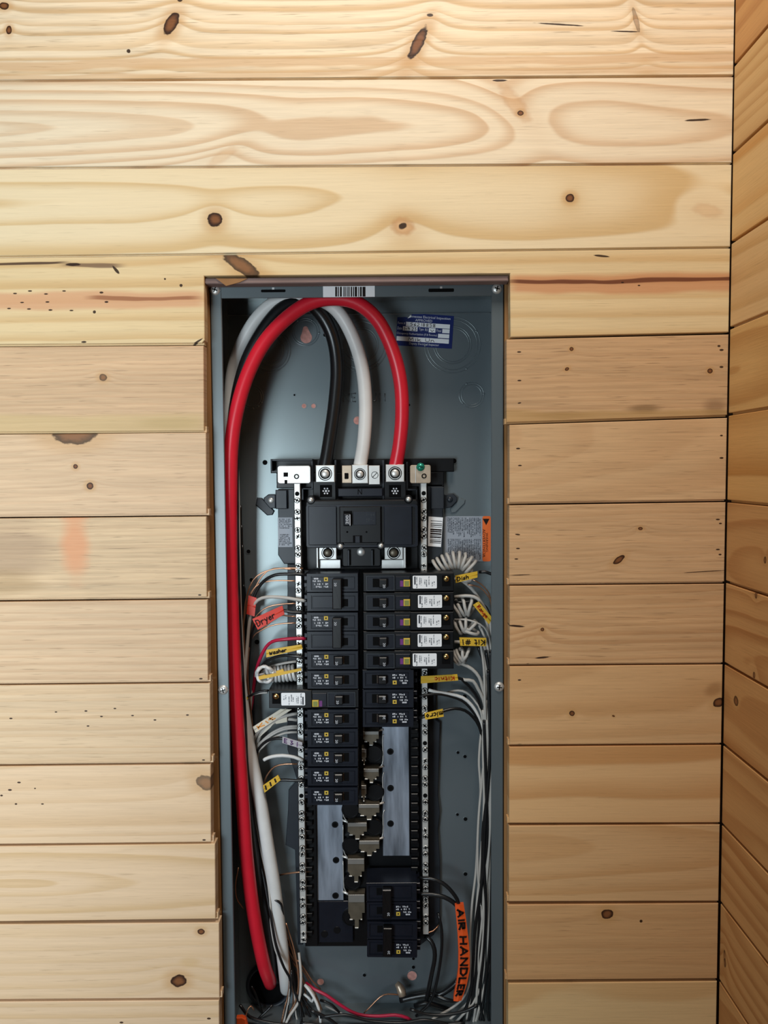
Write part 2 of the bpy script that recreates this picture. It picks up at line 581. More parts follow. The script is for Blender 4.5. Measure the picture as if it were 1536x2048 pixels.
LEFT = [  # top, bottom at x=0; drop towards the box; right end; look
    (694, 865, -2.5, 408, dict(freq=150, v0=0.2, warp=0.01, con=0.35, fiber=0.24, early=(214, 180, 142), late=(190, 148, 112),
     knots=[kn(206, 755, 8, 7, 0, 0.01, 0.8)], streaks=[st(-170, 410, 850, 26, (206, 180, 128), 0.6)], patches=[pa(340, 846, 70, 12, (150, 122, 74), 0.5)])),
    (869, 1032, -3.5, 413, dict(freq=140, v0=0.18, warp=0.01, con=0.3, fiber=0.22, early=(218, 186, 150), late=(194, 154, 120),
     knots=[kn(151, 933, 5, 5, 0, 0.006), kn(180, 972, 7, 7, 0, 0.008), kn(148, 870, 46, 19, 0, 0.012, 0.85)])),
    (1037, 1199, -4, 413.5, dict(freq=160, v0=0.2, warp=0.012, con=0.3, fiber=0.3, early=(214, 184, 146), late=(184, 146, 110),
     patches=[pa(150, 1085, 34, 80, (224, 150, 104), 0.7), pa(20, 1095, 105, 70, (158, 128, 104), 0.5), pa(15, 1165, 80, 30, (160, 126, 80), 0.4)])),
    (1204, 1367, -4.5, 416, dict(freq=110, v0=0.2, warp=0.012, con=0.45, fiber=0.2, early=(216, 184, 148), late=(192, 150, 112))),
    (1371, 1529, -4, 421, dict(freq=90, v0=0.14, warp=0.012, con=0.4, fiber=0.18, early=(218, 188, 152), late=(196, 156, 112),
     marks=[mk(22, 1437, 3, 1.5), mk(112, 1424, 3, 1.5), mk(172, 1422, 3, 1.5), mk(203, 1433, 3, 1.5), mk(265, 1431, 3, 1.5), mk(230, 1417, 3, 1.5), mk(310, 1440, 3, 1.5), mk(375, 1430, 3, 1.5), mk(176, 1452, 3, 1.5)])),
    (1533, 1689, -4, 422, dict(freq=50, v0=0.06, warp=0.02, con=0.5, fiber=0.12, early=(226, 194, 158), late=(204, 166, 122),
     knots=[kn(412, 1566, 22, 15, -25, 0.014, 0.75)], marks=[mk(38, 1565, 4, 2), mk(20, 1580, 4, 2), mk(3, 1591, 3, 2), mk(32, 1608, 3, 2), mk(85, 1608, 3, 1.5), mk(70, 1577, 2, 1.5)])),
    (1693, 1844, -5, 431, dict(freq=55, v0=0.0, z0=0.045, slope=0.10, warp=0.016, con=0.6, fiber=0.1, early=(226, 194, 158), late=(202, 164, 112))),
    (1849, 2000, -3, 439, dict(freq=60, v0=0.10, warp=0.02, con=0.35, fiber=0.12, early=(226, 194, 158), late=(206, 168, 116),
     knots=[kn(357, 1962, 17, 14, 0, 0.018), kn(402, 1863, 8, 6, 0, 0.008)], patches=[pa(380, 1925, 26, 14, (214, 178, 130), 0.6)])),
    (2004, 2160, -3, 439, dict(freq=55, v0=0.1, con=0.5, early=(226, 194, 158), late=(204, 166, 116), marks=[mk(418, 2037, 4, 2), mk(243, 2045, 4, 2)])),
    (2164, 2330, -3, 441, dict(freq=60, **PALE)),
    (2334, 2500, -3, 443, dict(freq=60, **PALE)),
]
for t, bt, dp, xe, kw in LEFT:
    g = lambda y, x: y + dp * x / 410.0
    nails = [mk(xe - 14, bt + dp - 5, 3.5, 1.6)] if 1000 < t < 1600 else []
    kw = dict(kw); kw['marks'] = list(kw.get('marks', [])) + nails
    plank([(XL, g(bt, XL) - 1), (xe, g(bt, xe) - 1), (xe - 1, g(t, xe)), (XL, g(t, XL))],
          [(XL, g(bt, XL) + 2.4), (xe + 4, g(bt, xe) + 2.4), (xe + 4, g(bt, xe) - 10), (XL, g(bt, XL) - 4)], **kw)
RIGHT = [  # left end; top, bottom at that end and at the corner; look
    (1013, 679, 846, 669, 831, dict(freq=130, v0=0.2, warp=0.012, con=0.3, fiber=0.26, early=(206, 168, 126), late=(180, 136, 96),
     knots=[kn(1143, 698, 4, 4, 0, 0.006), kn(1134, 738, 5, 3.5, 30, 0.006), kn(1420, 742, 5, 5, 0, 0.005)],
     marks=[mk(1038, 704, 4, 1.5), mk(1039, 761, 4, 1.5), mk(1039, 806, 4, 1.5, 10), mk(1438, 692, 3, 2), mk(1443, 700, 4, 2), mk(1443, 734, 4, 2)],
     streaks=[st(1000, 1480, 834, 16, (186, 148, 92), 0.6)], patches=[pa(1290, 818, 40, 12, (122, 92, 56), 0.6), pa(1430, 816, 32, 22, (130, 96, 66), 0.55), pa(1120, 830, 90, 8, (140, 104, 58), 0.5)])),
    (1019, 850, 1006, 836, 1000, dict(freq=60, v0=0.03, z0=0.05, slope=0.12, warp=0.02, con=0.4, fiber=0.2, early=(214, 176, 132), late=(192, 148, 104),
     marks=[mk(1036, 897, 4, 1.6), mk(1040, 931, 4, 1.5), mk(1443, 871, 3, 1.8), mk(1443, 916, 4, 1.8)])),
    (1018.5, 1011, 1168, 1004.5, 1164, dict(freq=140, v0=0.2, warp=0.014, con=0.3, fiber=0.24, early=(212, 172, 128), late=(184, 138, 94),
     knots=[kn(1281, 1057, 5, 3.5, 0, 0.012), kn(1238, 1119, 14, 6, 38, 0.008)],
     marks=[mk(1035, 1069, 5, 1.5, -8), mk(1036, 1097, 4, 1.5), mk(1033, 1118, 4, 1.5), mk(1436, 1039, 4, 1.5), mk(1441, 1047, 3, 1.5), mk(1436, 1099, 4, 1.6), mk(1440, 1109, 3, 1.6), mk(1040, 1150, 22, 0.9, 2), mk(1410, 1143, 44, 0.9, 3)])),
    (1019.5, 1172, 1329, 1168, 1326, dict(freq=100, v0=0.14, warp=0.024, con=0.5, fiber=0.22, early=(212, 170, 124), late=(180, 130, 84),
     knots=[kn(1085, 1259, 4, 4, 0, 0.008), kn(1062, 1278, 14, 8, 30, 0.012, 0.15)], marks=[mk(1032, 1252, 16, 2, -5), mk(1085, 1315, 16, 2, 5), mk(1056, 1328, 3, 1.5)])),
    (1019.5, 1333, 1490, 1329.5, 1487, dict(freq=40, v0=0.05, warp=0.03, con=0.5, fiber=0.12, early=(218, 174, 124), late=(190, 140, 88),
     knots=[kn(1144, 1427, 6, 6, 0, 0.008), kn(1437, 1405, 12, 9, 30, 0.012), kn(1227, 1432, 3, 2, -20, 0.002)], marks=[mk(1039, 1360, 3.5, 1.6), mk(1040, 1489, 5, 1.6)], patches=[pa(1428, 1378, 24, 16, (150, 104, 60), 0.5, 30)])),
    (1018.5, 1494, 1647, 1490.5, 1646, dict(freq=24, v0=0.06, z0=0.03, warp=0.04, con=0.95, fiber=0.06, early=(224, 180, 128), late=(194, 136, 78))),
    (1018, 1652, 1804, 1649.5, 1803, dict(freq=46, v0=0.02, z0=0.02, slope=0.06, warp=0.02, con=0.5, fiber=0.12, early=(216, 172, 122), late=(192, 140, 86))),
    (1014.5, 1810, 1961, 1807, 1958, dict(freq=60, v0=0.1, warp=0.02, con=0.3, fiber=0.14, early=(210, 164, 114), late=(184, 132, 84),
     knots=[kn(1214, 1828, 13, 11, 0, 0.008)], marks=[mk(1282, 1842, 3, 3)])),
    (1016.5, 1967, 2122, 1963, 2118, dict(freq=22, v0=0.04, z0=0.03, warp=0.05, con=0.6, fiber=0.07, early=(226, 190, 138), late=(204, 152, 94))),
    (1016, 2126, 2290, 2122, 2286, dict(freq=60, **TAN)),
    (1016, 2294, 2460, 2290, 2456, dict(freq=60, **TAN)),
]
for xs, a0, a1, b0, b1, kw in RIGHT:
    plank([(xs, a1 - 1), (xr(b1), b1 - 1), (xr(b0), b0), (xs, a0)], [(xs - 3, a1 + 2.2), (xr(b1), b1 + 2.2), (xr(b1), b1 - 3), (xs - 3, a1 - 9)], **kw)

# sheathing behind the boards and the framing round the opening
BX0, BX1 = P(428.5, 1000, 0.024).x, P(1006.8, 1000, 0.024).x       # outer sides of the box
BZ1, BZ0 = P(715, 565, 0.024).z, P(728, 2008, 0.119).z      # its top and bottom
xw0, xw1 = P(XL, 1000, 0).x, P(1456, 1000, 0).x
for z0, z1, x0, x1 in ((BZ1 + 0.02, 2.35, xw0, xw1), (0.45, BZ1 + 0.02, xw0, BX0 - 0.03), (0.45, BZ1 + 0.02, BX1 + 0.03, xw1), (0.45, BZ0 - 0.02, BX0 - 0.03, BX1 + 0.03)):
    MB().box(x0, x1 + (0.03 if x1 == xw1 else 0), YB + 0.0005, YB + 0.006, z0, z1).make('sheathing', M['backing'], wall)
for x0, x1 in ((BX0 - 0.04, BX0 - 0.0012), (BX1 + 0.0012, BX1 + 0.04)):
    MB().box(x0, x1, YB + 0.007, YB + 0.09, BZ0 - 0.02, BZ1 + 0.003, 0.001).make('stud', M['stud'], wall)
b = MB().box(BX0 - 0.003, BX1 + 0.003, 0.004, 0.0215, P(715, 565, 0.004).z, P(715, 551, 0).z - 0.0004, 0.001)
b.make('header_board', M['weather'], wall)
a0, a1, c0, c1 = R(452, 556, 495, 572, 0.003)
MB().prism([(a0 - .012, c1), (a1, c1 - .001), (a1 - .01, c0 + .004), (a0, c0)], 0.0025, 0.0038, 0.0002).make('paper_scrap', M['stud'], wall)

# ------------------------------------------------------------------ right wall
wr = tag(empty('wall_right', (0, 0, 0)), kind='structure')
XR = P(1453.9, 985, 0.0).x
JO = [-215, -42, 132, 307.5, 486.5, 657.5, 830, 1003, 1164, 1327, 1489, 1648, 1804.5, 1960, 2118, 2280]
RK = {2: dict(early=(214, 176, 122), late=(190, 144, 90), freq=60, v0=0.1), 3: dict(early=(222, 184, 128), late=(204, 150, 84), freq=22, v0=0.08, con=0.9),
      4: dict(early=(222, 184, 132), late=(204, 160, 104), freq=30, v0=0.1), 5: dict(early=(220, 176, 114), late=(180, 124, 64), freq=26, v0=0.0, z0=0.01, slope=0.2, con=0.9),
      6: dict(early=(220, 172, 108), late=(186, 126, 60), freq=24, v0=0.02, con=1.0)}
for i in range(len(JO) - 1):
    z1, z0 = P(1461, JO[i], 0).z - 0.0012, P(1456, JO[i + 1], 0).z + 0.0022
    kw = dict(early=(206, 156, 100), late=(172, 114, 62), freq=rnd.choice((28, 36, 50)), v0=rnd.uniform(-0.05, 0.12), z0=0.03, slope=rnd.uniform(0.05, 0.3), warp=0.03, con=0.85, fiber=0.08, seed=rnd.uniform(0, 50))
    kw.update(RK.get(i, {}))
    k = []
    for (px, py, a, c) in ((1472, 1402, .006, .006), (1508, 1350, .003, .004), (1530, 1120, .003, .004), (1449, 1912, .003, .008), (1512, 1190, .003, .004), (1450, 1926, .003, .006)):
        w = PX(px, py, XR)
        if z0 < w.z < z1: k.append((w.y, w.z, a, c, 0.0, 0.012, 0.9))
    kw['knots'] = k
    me = MB()
    # board lies in the YZ plane: front face at XR, back towards +X
    o = 0.0007
    vs = []
    for x, d in ((XR, o), (XR + o, 0.0), (XR + 0.017, 0.0)):
        vs += [(x, -0.85 + d, z0 + d), (x, -0.001 - d, z0 + d), (x, -0.001 - d, z1 - d), (x, -0.85 + d, z1 - d)]
    fs = [(0, 1, 2, 3), (8, 11, 10, 9)]
    for r_ in (0, 4):
        for q_ in range(4):
            j = (q_ + 1) % 4
            fs.append((r_ + q_, r_ + 4 + q_, r_ + 4 + j, r_ + j))
    me.add(vs, fs)
    vs = [(x, y, z) for x in (XR + 0.005, XR + 0.013) for y, z in ((-0.85, z0 - 0.003), (-0.001, z0 - 0.003), (-0.001, z0 + 0.004), (-0.85, z0 + 0.004))]
    me.add(vs, [(0, 1, 2, 3), (7, 6, 5, 4), (0, 4, 5, 1), (1, 5, 6, 2), (2, 6, 7, 3), (3, 7, 4, 0)])
    me.make('plank', wood(1, (z0 + z1) / 2, **kw), wr)
MB().box(XR + 0.0175, XR + 0.024, -0.85, 0.02, 0.45, 2.35).make('sheathing', M['backing'], wr)
fl = MB().box(-1.3, XR + 0.03, -2.6, 0.15, 0.42, 0.44).make('floor', M['floorm'])
tag(fl, kind='structure')

# ------------------------------------------------------------------ lettering


_tc = {}


def text_verts(s, bold=False):
    if s in _tc: return _tc[s]
    cu = bpy.data.curves.new('lettering', 'FONT')
    cu.body = s; cu.size = 1.0; cu.resolution_u = 2
    ob = bpy.data.objects.new('lettering', cu)
    COL.objects.link(ob)
    dg = bpy.context.evaluated_depsgraph_get(); dg.update()
    me = ob.evaluated_get(dg).to_mesh()
    vs = [(v.co.x, v.co.y) for v in me.vertices]
    fs = [tuple(p.vertices) for p in me.polygons]
    ob.evaluated_get(dg).to_mesh_clear()
    bpy.data.objects.remove(ob); bpy.data.curves.remove(cu)
    x0, x1 = min(v[0] for v in vs), max(v[0] for v in vs)
    y0, y1 = min(v[1] for v in vs), max(v[1] for v in vs)
    _tc[s] = ([((x - x0) / (x1 - x0), (y - y0) / (y1 - y0)) for x, y in vs], fs)
    return _tc[s]


def quad(c, off=0.0):
    """bilinear map of the unit square on a quad: bottom-left, bottom-right, top-right, top-left"""
    c = [Vector(x) for x in c]
    n = (c[1] - c[0]).cross(c[3] - c[0]).normalized()
    if n.y > 0: n = -n
    return lambda s, t: c[0] * (1 - s) * (1 - t) + c[1] * s * (1 - t) + c[2] * s * t + c[3] * (1 - s) * t + n * off


def put_text(b, s, Q, s0, s1, t0, t1):
    vs, fs = text_verts(s)
    b.add([Q(s0 + (s1 - s0) * x, t0 + (t1 - t0) * y) for x, y in vs], fs)


def put_rect(b, Q, s0, s1, t0, t1):
    b.add([Q(s0, t0), Q(s1, t0), Q(s1, t1), Q(s0, t1)], [(0, 1, 2, 3)])


STROKE = {
    'D': [[(0, 0), (0, 1), (.5, .9), (.75, .5), (.5, .1), (0, 0)]], 'r': [[(0, 0), (0, .6)], [(0, .4), (.25, .6), (.5, .55)]],
    'y': [[(0, .6), (.3, .15)], [(.6, .65), (.1, -.3)]], 'e': [[(0, .3), (.55, .35), (.4, .6), (.1, .5), (0, .25), (.2, 0), (.55, .1)]],
    'w': [[(0, .7), (.2, 0), (.4, .5), (.6, 0), (.8, .7)]], 'a': [[(.5, .55), (.2, .6), (0, .25), (.2, 0), (.5, .3), (.5, .6), (.55, 0)]],
    's': [[(.5, .6), (.15, .55), (.1, .35), (.45, .25), (.4, .02), (0, .05)]], 'h': [[(0, 0), (0, 1)], [(0, .4), (.3, .6), (.5, .4), (.5, 0)]],
    'i': [[(.1, 0), (.1, .55)], [(.1, .75), (.12, .85)]], 'K': [[(0, 0), (0, 1)], [(.6, 1), (.05, .45), (.6, 0)]],
    't': [[(.2, 1), (.2, .05), (.45, 0)], [(0, .65), (.45, .68)]], '#': [[(.2, 0), (.35, 1)], [(.5, 0), (.65, 1)], [(0, .35), (.8, .35)], [(.05, .68), (.85, .68)]],
    '1': [[(.15, 0), (.15, 1)]], 'm': [[(0, 0), (0, .6)], [(0, .4), (.25, .6), (.35, 0)], [(.35, .4), (.6, .6), (.7, 0)]],
    'c': [[(.5, .55), (.2, .6), (0, .3), (.2, 0), (.5, .08)]], 'o': [[(.25, .6), (0, .3), (.25, 0), (.5, .3), (.25, .6)]],
    'n': [[(0, 0), (0, .6)], [(0, .4), (.3, .6), (.5, 0)]], 'A': [[(0, 0), (.35, 1), (.7, 0)], [(.12, .35), (.58, .35)]], 'I': [[(.1, 0), (.1, 1)]],
    'R': [[(0, 0), (0, 1), (.5, .9), (.5, .6), (0, .5), (.6, 0)]], 'H': [[(0, 0), (0, 1)], [(.6, 0), (.6, 1)], [(0, .5), (.6, .5)]],
    'N': [[(0, 0), (0, 1), (.6, 0), (.6, 1)]], 'L': [[(0, 1), (0, 0), (.5, 0)]], 'E': [[(.5, 1), (0, 1), (0, 0), (.5, 0)], [(0, .5), (.4, .5)]],
    'B': [[(0, 0), (0, 1), (.5, .8), (0, .5), (.6, .25), (0, 0)]], 'g': [[(.5, .55), (.1, .55), (0, .25), (.3, .1), (.5, .5), (.45, -.3), (.1, -.3)]],
    '9': [[(.5, .7), (.2, .95), (0, .7), (.25, .5), (.5, .75), (.4, 0)]], '5': [[(.5, 1), (.1, 1), (.05, .6), (.5, .45), (.3, 0), (0, .05)]],
    '2': [[(0, .8), (.3, 1), (.5, .7), (0, 0), (.55, 0)]], '3': [[(0, .9), (.4, .95), (.15, .55), (.5, .3), (.2, 0), (0, .1)]],
    '8': [[(.25, .5), (.5, .8), (.25, 1), (0, .8), (.25, .5), (.5, .2), (.25, 0), (0, .2), (.25, .5)]],
    'M': [[(0, 0), (.1, 1), (.4, .3), (.7, 1), (.8, 0)]], 'k': [[(0, 0), (0, 1)], [(.4, .6), (.05, .3), (.5, 0)]], '-': [[(.05, .45), (.4, .45)]],
    'l': [[(.1, 0), (.1, 1)]], 'U': [[(0, 1), (0, .2), (.3, 0), (.6, .2), (.6, 1)]], '6': [[(.45, 1), (.05, .5), (.1, 0), (.45, .1), (.4, .45), (.05, .35)]], 'u': [[(0, .6), (.1, .05), (.35, .05), (.5, .6), (.5, 0)]], 'v': [[(0, .6), (.25, 0), (.5, .6)]],
}


def put_hand(b, s, Q, s0, s1, t0, t1, w=0.0008):
    adv, tot = [], 0.0
    for ch in s:
        adv.append(tot)
        tot += 0.45 if ch == ' ' else max(x for st_ in STROKE[ch] for x, _ in st_) + 0.28
    tot -= 0.28
    for ch, a in zip(s, adv):
        for st_ in STROKE.get(ch, []):
            for (x0, y0), (x1, y1) in zip(st_[:-1], st_[1:]):
                w_ = w * 1.35
                p = Q(s0 + (s1 - s0) * (a + x0) / tot, t0 + (t1 - t0) * y0)
                q_ = Q(s0 + (s1 - s0) * (a + x1) / tot, t0 + (t1 - t0) * y1)
                d = q_ - p
                if d.length < 1e-7: continue
                n = Q(0.5, 0.5) - Q(0.5, 0.4)
                nn = (Q(1, 0) - Q(0, 0)).cross(Q(0, 1) - Q(0, 0)).normalized()
                sd = d.cross(nn).normalized() * w_ / 2
                e = d.normalized() * w_ / 3
                b.add([p - sd - e, q_ - sd + e, q_ + sd + e, p + sd - e], [(0, 1, 2, 3)])


def glyphs(b, Q, s0, s1, t0, t1, rows, cols, seed, vert=False, dens=0.85):
    """unreadably small print: rows of tiny broken marks"""
    rg = random.Random(seed)
    for r_ in range(rows):
        ta = t0 + (t1 - t0) * (r_ + 0.15) / rows
        tb = t0 + (t1 - t0) * (r_ + 0.80) / rows
        stop = rg.uniform(0.7, 1.0)
        for c in range(cols):
            if c / cols > stop or rg.random() > dens: continue
            sa, sb = s0 + (s1 - s0) * (c + 0.1) / cols, s0 + (s1 - s0) * (c + rg.uniform(0.5, 0.9)) / cols
            k = rg.randrange(3)
            if k == 0: put_rect(b, Q, sa, sb, ta, tb)
            elif k == 1: put_rect(b, Q, sa, (sa + sb) / 2, ta, tb); put_rect(b, Q, (sa + sb) / 2, sb, ta, (ta + tb) / 2)
            else: put_rect(b, Q, sa, sb, ta + (tb - ta) * .3, tb - (tb - ta) * .1)


def qpx(pts, Y, off=0.0004):
    """photo quad given as TL, TR, BR, BL -> quad function with the text upright in the photo"""
    tl, tr, br, bl = [P(x, y, Y) for x, y in pts]
    return quad((bl, br, tr, tl), off)


def plate_px(pts, Y, th=0.0004, bev=0.0):
    return MB().prism([(P(x, y, Y).x, P(x, y, Y).z) for x, y in pts], Y, Y + th, bev)


# ------------------------------------------------------------------ the enclosure
YF, YK = 0.024, 0.119
enc = empty('electrical_panel_box', ((BX0 + BX1) / 2, YK, BZ0))
tag(enc, 'tall grey metal electrical panel box recessed in the pine wall, cover removed', 'electrical box')
MB().box(BX0, BX1, YK, YK + 0.0015, BZ0, BZ1).make('back_panel', M['enamel'], enc)
MB().box(BX0, BX0 + 0.0015, YF + 0.001, YK, BZ0, BZ1).make('side_panel', M['enamel'], enc)
MB().box(BX1 - 0.0015, BX1, YF + 0.001, YK, BZ0, BZ1).make('side_panel', M['enamel'], enc)
MB().box(BX0, BX1, YF + 0.001, YK, BZ1 - 0.0015, BZ1).make('top_panel', M['enamel'], enc)
MB().box(BX0, BX1, YF + 0.001, YK, BZ0, BZ0 + 0.0015).make('bottom_panel', M['enamel'], enc)
lx = P(450.7, 1000, YF).x; rx = P(982.6, 1000, YF).x
MB().box(BX0, lx, YF, YF + 0.0022, BZ0, BZ1, 0.0009).make('flange', M['flange'], enc)
MB().box(rx, BX1, YF, YF + 0.0022, BZ0, BZ1, 0.0009).make('flange', M['flange'], enc)
zt = P(715, 594, YF).z
MB().box(lx - 0.004, rx + 0.004, YF + 0.0006, YF + 0.0024, zt, BZ1, 0.0004).make('flange', M['flange'], enc)
for x0, y0, x1, y1 in ((522, 579, 571, 584.5), (857, 577, 908, 584)):
    MB().bpx(x0, y0, x1, y1, YF + 0.0004, YF + 0.001, 0, 0.0012).make('slot', M['hole'], enc)
    MB().bpx((x0 + x1) / 2 - 2.5, y0 - 4, (x0 + x1) / 2 + 2, y0, YF + 0.0002, YF + 0.001, 0).make('slot_tab', M['silver'], enc)
# step along the top and ledge folded into the box
MB().bpx(446, 626, 981, 629, YK - 0.002, YK, 0.0008).make('crease', M['enamel'], enc)
for cx, cy in ((430, 580), (994, 577.5), (446, 1380), (998.5, 1374)):
    p = P(cx, cy, YF - 0.001)
    s = MB().dome(p.x, p.z, 0.0062, YF, 0.0032, 24, 6)
    s.box(p.x - 0.0063, p.x + 0.0063, YF - 0.0006, YF, p.z - 0.0003, p.z + 0.0003)
    s = s.make('cover_screw', M['silver'], enc)
    a = rnd.uniform(-0.6, 0.6)
    sl = MB()
    for q_ in (a, a + math.pi / 2):
        d, n = Vector((math.cos(q_), 0, math.sin(q_))), Vector((-math.sin(q_), 0, math.cos(q_)))
        c = Vector((p.x, YF - 0.0033, p.z))
        sl.add([c - d * .0032 - n * .0006, c + d * .0032 - n * .0006, c + d * .0032 + n * .0006, c - d * .0032 + n * .0006,
                c - d * .0032 - n * .0006 + Vector((0, .0012, 0)), c + d * .0032 - n * .0006 + Vector((0, .0012, 0)), c + d * .0032 + n * .0006 + Vector((0, .0012, 0)), c - d * .0032 + n * .0006 + Vector((0, .0012, 0))],
               [(0, 1, 2, 3), (0, 4, 5, 1), (1, 5, 6, 2), (2, 6, 7, 3), (3, 7, 4, 0)])
    sl.make('screw_slot', M['hole'], s)


def ringpx(cx, cy, r, parent=enc, name='knockout_ring', w=0.0009, sq=0.55):
    p = P(cx, cy, YK); rr = r * SZ(YK)
    b = MB().tube([(p.x + rr * math.cos(2 * math.pi * k / 40), YK + w * .35, p.z + rr * math.sin(2 * math.pi * k / 40)) for k in range(40)], w, 8, True)
    return b.make(name, M['enamel'], parent)


for cx, cy, rr in ((905, 690, (55, 49, 37, 33)), (722, 690, (52, 46, 34, 30)), (537, 700, (44, 39, 31, 28)), (943, 790, (24.5, 20)), (503, 794, (23, 19)), (611, 664, (27, 23))):
    for r_ in rr: ringpx(cx, cy, r_)
    for k in range(3):
        an = rnd.uniform(0, 6.28)
        p = P(cx + rr[0] * math.cos(an), cy + rr[0] * math.sin(an), YK)
        MB().dome(p.x, p.z, 0.0018, YK, 0.0010, 10, 3).make('dimple', M['enamel'], enc)
# keyhole that shows the pink batt behind, and small holes
p0 = P(611, 658, YK); p1 = P(612.5, 675, YK)
kh = MB().prism([(p0.x + .0036 * math.cos(a), p0.z + .0036 * math.sin(a)) for a in [math.radians(d) for d in range(0, 181, 20)]]
                + [(p1.x + .0078 * math.cos(a), p1.z + .0078 * math.sin(a)) for a in [math.radians(d) for d in range(140, 401, 20)]], YK - 0.0004, YK - 0.0001)
kh.make('keyhole', M['pink'], enc)
for cx, cy, r_, pk in ((608, 812, 4.5, 1), (627, 812, 4.5, 1), (715, 841, 8, 1), (824, 1951, 10, 1), (641, 1963, 7, 1)):
    p = P(cx, cy, YK)
    b = MB().ring(disc(p.x, p.z, r_ * SZ(YK) + 0.0012, 16), disc(p.x, p.z, r_ * SZ(YK), 16), YK - 0.0006, YK - 0.0001).make('punched_hole', M['enamel'], enc)
    MB().prism(disc(p.x, p.z, r_ * SZ(YK), 16), YK - 0.0003, YK - 0.0001).make('hole_centre', M['pink'], b)
for cx, cy, r_ in ((530, 925, 5), (908, 922, 5), (514, 1284, 5), (503, 1160, 4), (929, 1393, 4.5), (930, 1513, 3.5), (916, 1505, 3), (931, 1638, 4), (915, 1629, 3), (931, 1748, 4), (827, 1917, 3), (827, 1934, 3.5), (729, 1950, 3.5), (589, 790, 2), (650, 670, 3.5), (497, 1103, 4), (818, 810, 2.5)):
    p = P(cx, cy, YK)
    b = MB().ring(disc(p.x, p.z, r_ * SZ(YK) + 0.0009, 14), disc(p.x, p.z, r_ * SZ(YK), 14), YK - 0.0005, YK - 0.0001).make('punched_hole', M['enamel'], enc)
    MB().prism(disc(p.x, p.z, r_ * SZ(YK), 14), YK - 0.0002, YK - 0.0001).make('hole_centre', M['hole'], b)
b = MB()      # letters pressed into the back, partly hidden by the white cable
for ch, x0, x1 in (('N', 687, 699), ('E', 703, 714), ('U', 744, 753), ('I', 758, 768), ('I', 768, 778)):
    Q = qpx([(x0, 787), (x1, 787), (x1, 803), (x0, 803)], YK, 0.0)
    for st_ in STROKE[ch]:
        b.tube([Q(x * 1.6, y) for x, y in st_], 0.0010, 8)
b.make('embossed_lettering', M['enamel'], enc)
# slots stamped either side of the bus assembly
for pts in (((514, 995), (524, 996), (549, 1022), (545, 1030), (534, 1031), (511, 1010)), ((931, 1000), (921, 996), (899, 1018), (902, 1027), (912, 1025), (930, 1007))):
    plate_px(pts, YK - 0.0022, 0.0022, 0.0012).make('stamped_lance', M['enamel'] if pts[0][0] > 700 else M['wing'], enc)

# stickers belong to the box
bc = MB().bpx(646, 568.5, 749.5, 594, YF - 0.0001, YF + 0.0005, 0).make('barcode_label', M['paper'], enc)
b = MB(); Q = qpx([(646, 568.5), (749.5, 568.5), (749.5, 594), (646, 594)], YF - 0.0001, 0.0002)
for x0, x1 in ((670.5, 674), (675.5, 677.5), (680, 683.5), (687, 689), (690.5, 692), (694, 695.5), (697, 699), (701.5, 704), (706, 708), (709.5, 714), (716.5, 718), (720, 723.5), (725, 731)):
    put_rect(b, Q, (x0 - 646) / 103.5, (x1 - 646) / 103.5, 0.03, 0.80)
b.make('barcode', M['ink'], bc)

stq = [(795.5, 624.5), (908, 632), (903.5, 697.5), (791, 690.5)]
YS = YK - 0.0006
s_ = plate_px(stq, YS, 0.0005).make('inspection_sticker', M['blue'], enc)
Q = qpx(stq, YS, 0.0003)
b = MB()
for r4 in ((.16, .94, .60, .73), (.11, .37, .46, .59), (.57, .69, .455, .585), (.81, .94, .46, .585), (.74, .94, .305, .43), (.01, .94, .145, .28)):
    put_rect(b, Q, *r4)
b.make('form_field', M['paper'], s_)
b = MB()
for tx, r4 in (('nnessee Electrical Inspection', (.245, .94, .845, .945)), ('APPROVED', (.32, .62, .76, .835)), ('Form #', (.015, .145, .64, .72)), ('Date', (.015, .095, .485, .57)), ('Type', (.395, .48, .475, .57)),
               ('RI', (.505, .55, .485, .565)), ('Final', (.71, .79, .48, .565)), ('Occupancy Authorization (if # Rooms)', (.01, .72, .325, .41)), ('Deputy Electrical Inspector', (.24, .77, .03, .12))):
    put_text(b, tx, Q, *r4)
b.make('sticker_text', M['print_'], s_)
b = MB(); Q2 = qpx(stq, YS, 0.0005)
put_hand(b, '56218858', Q2, .24, .68, .62, .71, .0005)
put_hand(b, '1-9 23', Q2, .13, .35, .475, .57, .0005)
put_hand(b, 'v', Q2, .6, .66, .48, .56, .0005)
put_hand(b, 'Mik Un', Q2, .22, .68, .165, .26, .0005)
b.make('handwriting', M['ink'], s_)
tq = [(795.5, 624.5), (818, 626), (824, 630), (818, 636), (812, 634), (795, 634)]
plate_px(tq, YS - 0.0004, 0.0004).make('torn_corner', M['enamel'], s_)
plate_px([(815, 637), (821, 630), (823, 634)], YS - 0.0006, 0.0003).make('torn_edge', M['paper'], s_)

wq = [(889, 1032), (981, 1033), (981, 1123.5), (890, 1123)]
YW = YK - 0.0006
a, bb, c, d = R(889, 1032.5, 981.5, 1123, YW)
wl = MB().box(a, bb, YW, YK, c, d, 0, 0.003).make('warning_label', M['greypaper'], enc)
Q = qpx(wq, YW, 0.0003)
b = MB()
b.prism(rrect(a + (bb - a) * .82, bb, c, d, 0.0025), YW - 0.0003, YW)
b.make('orange_strip', M['amber'], wl)
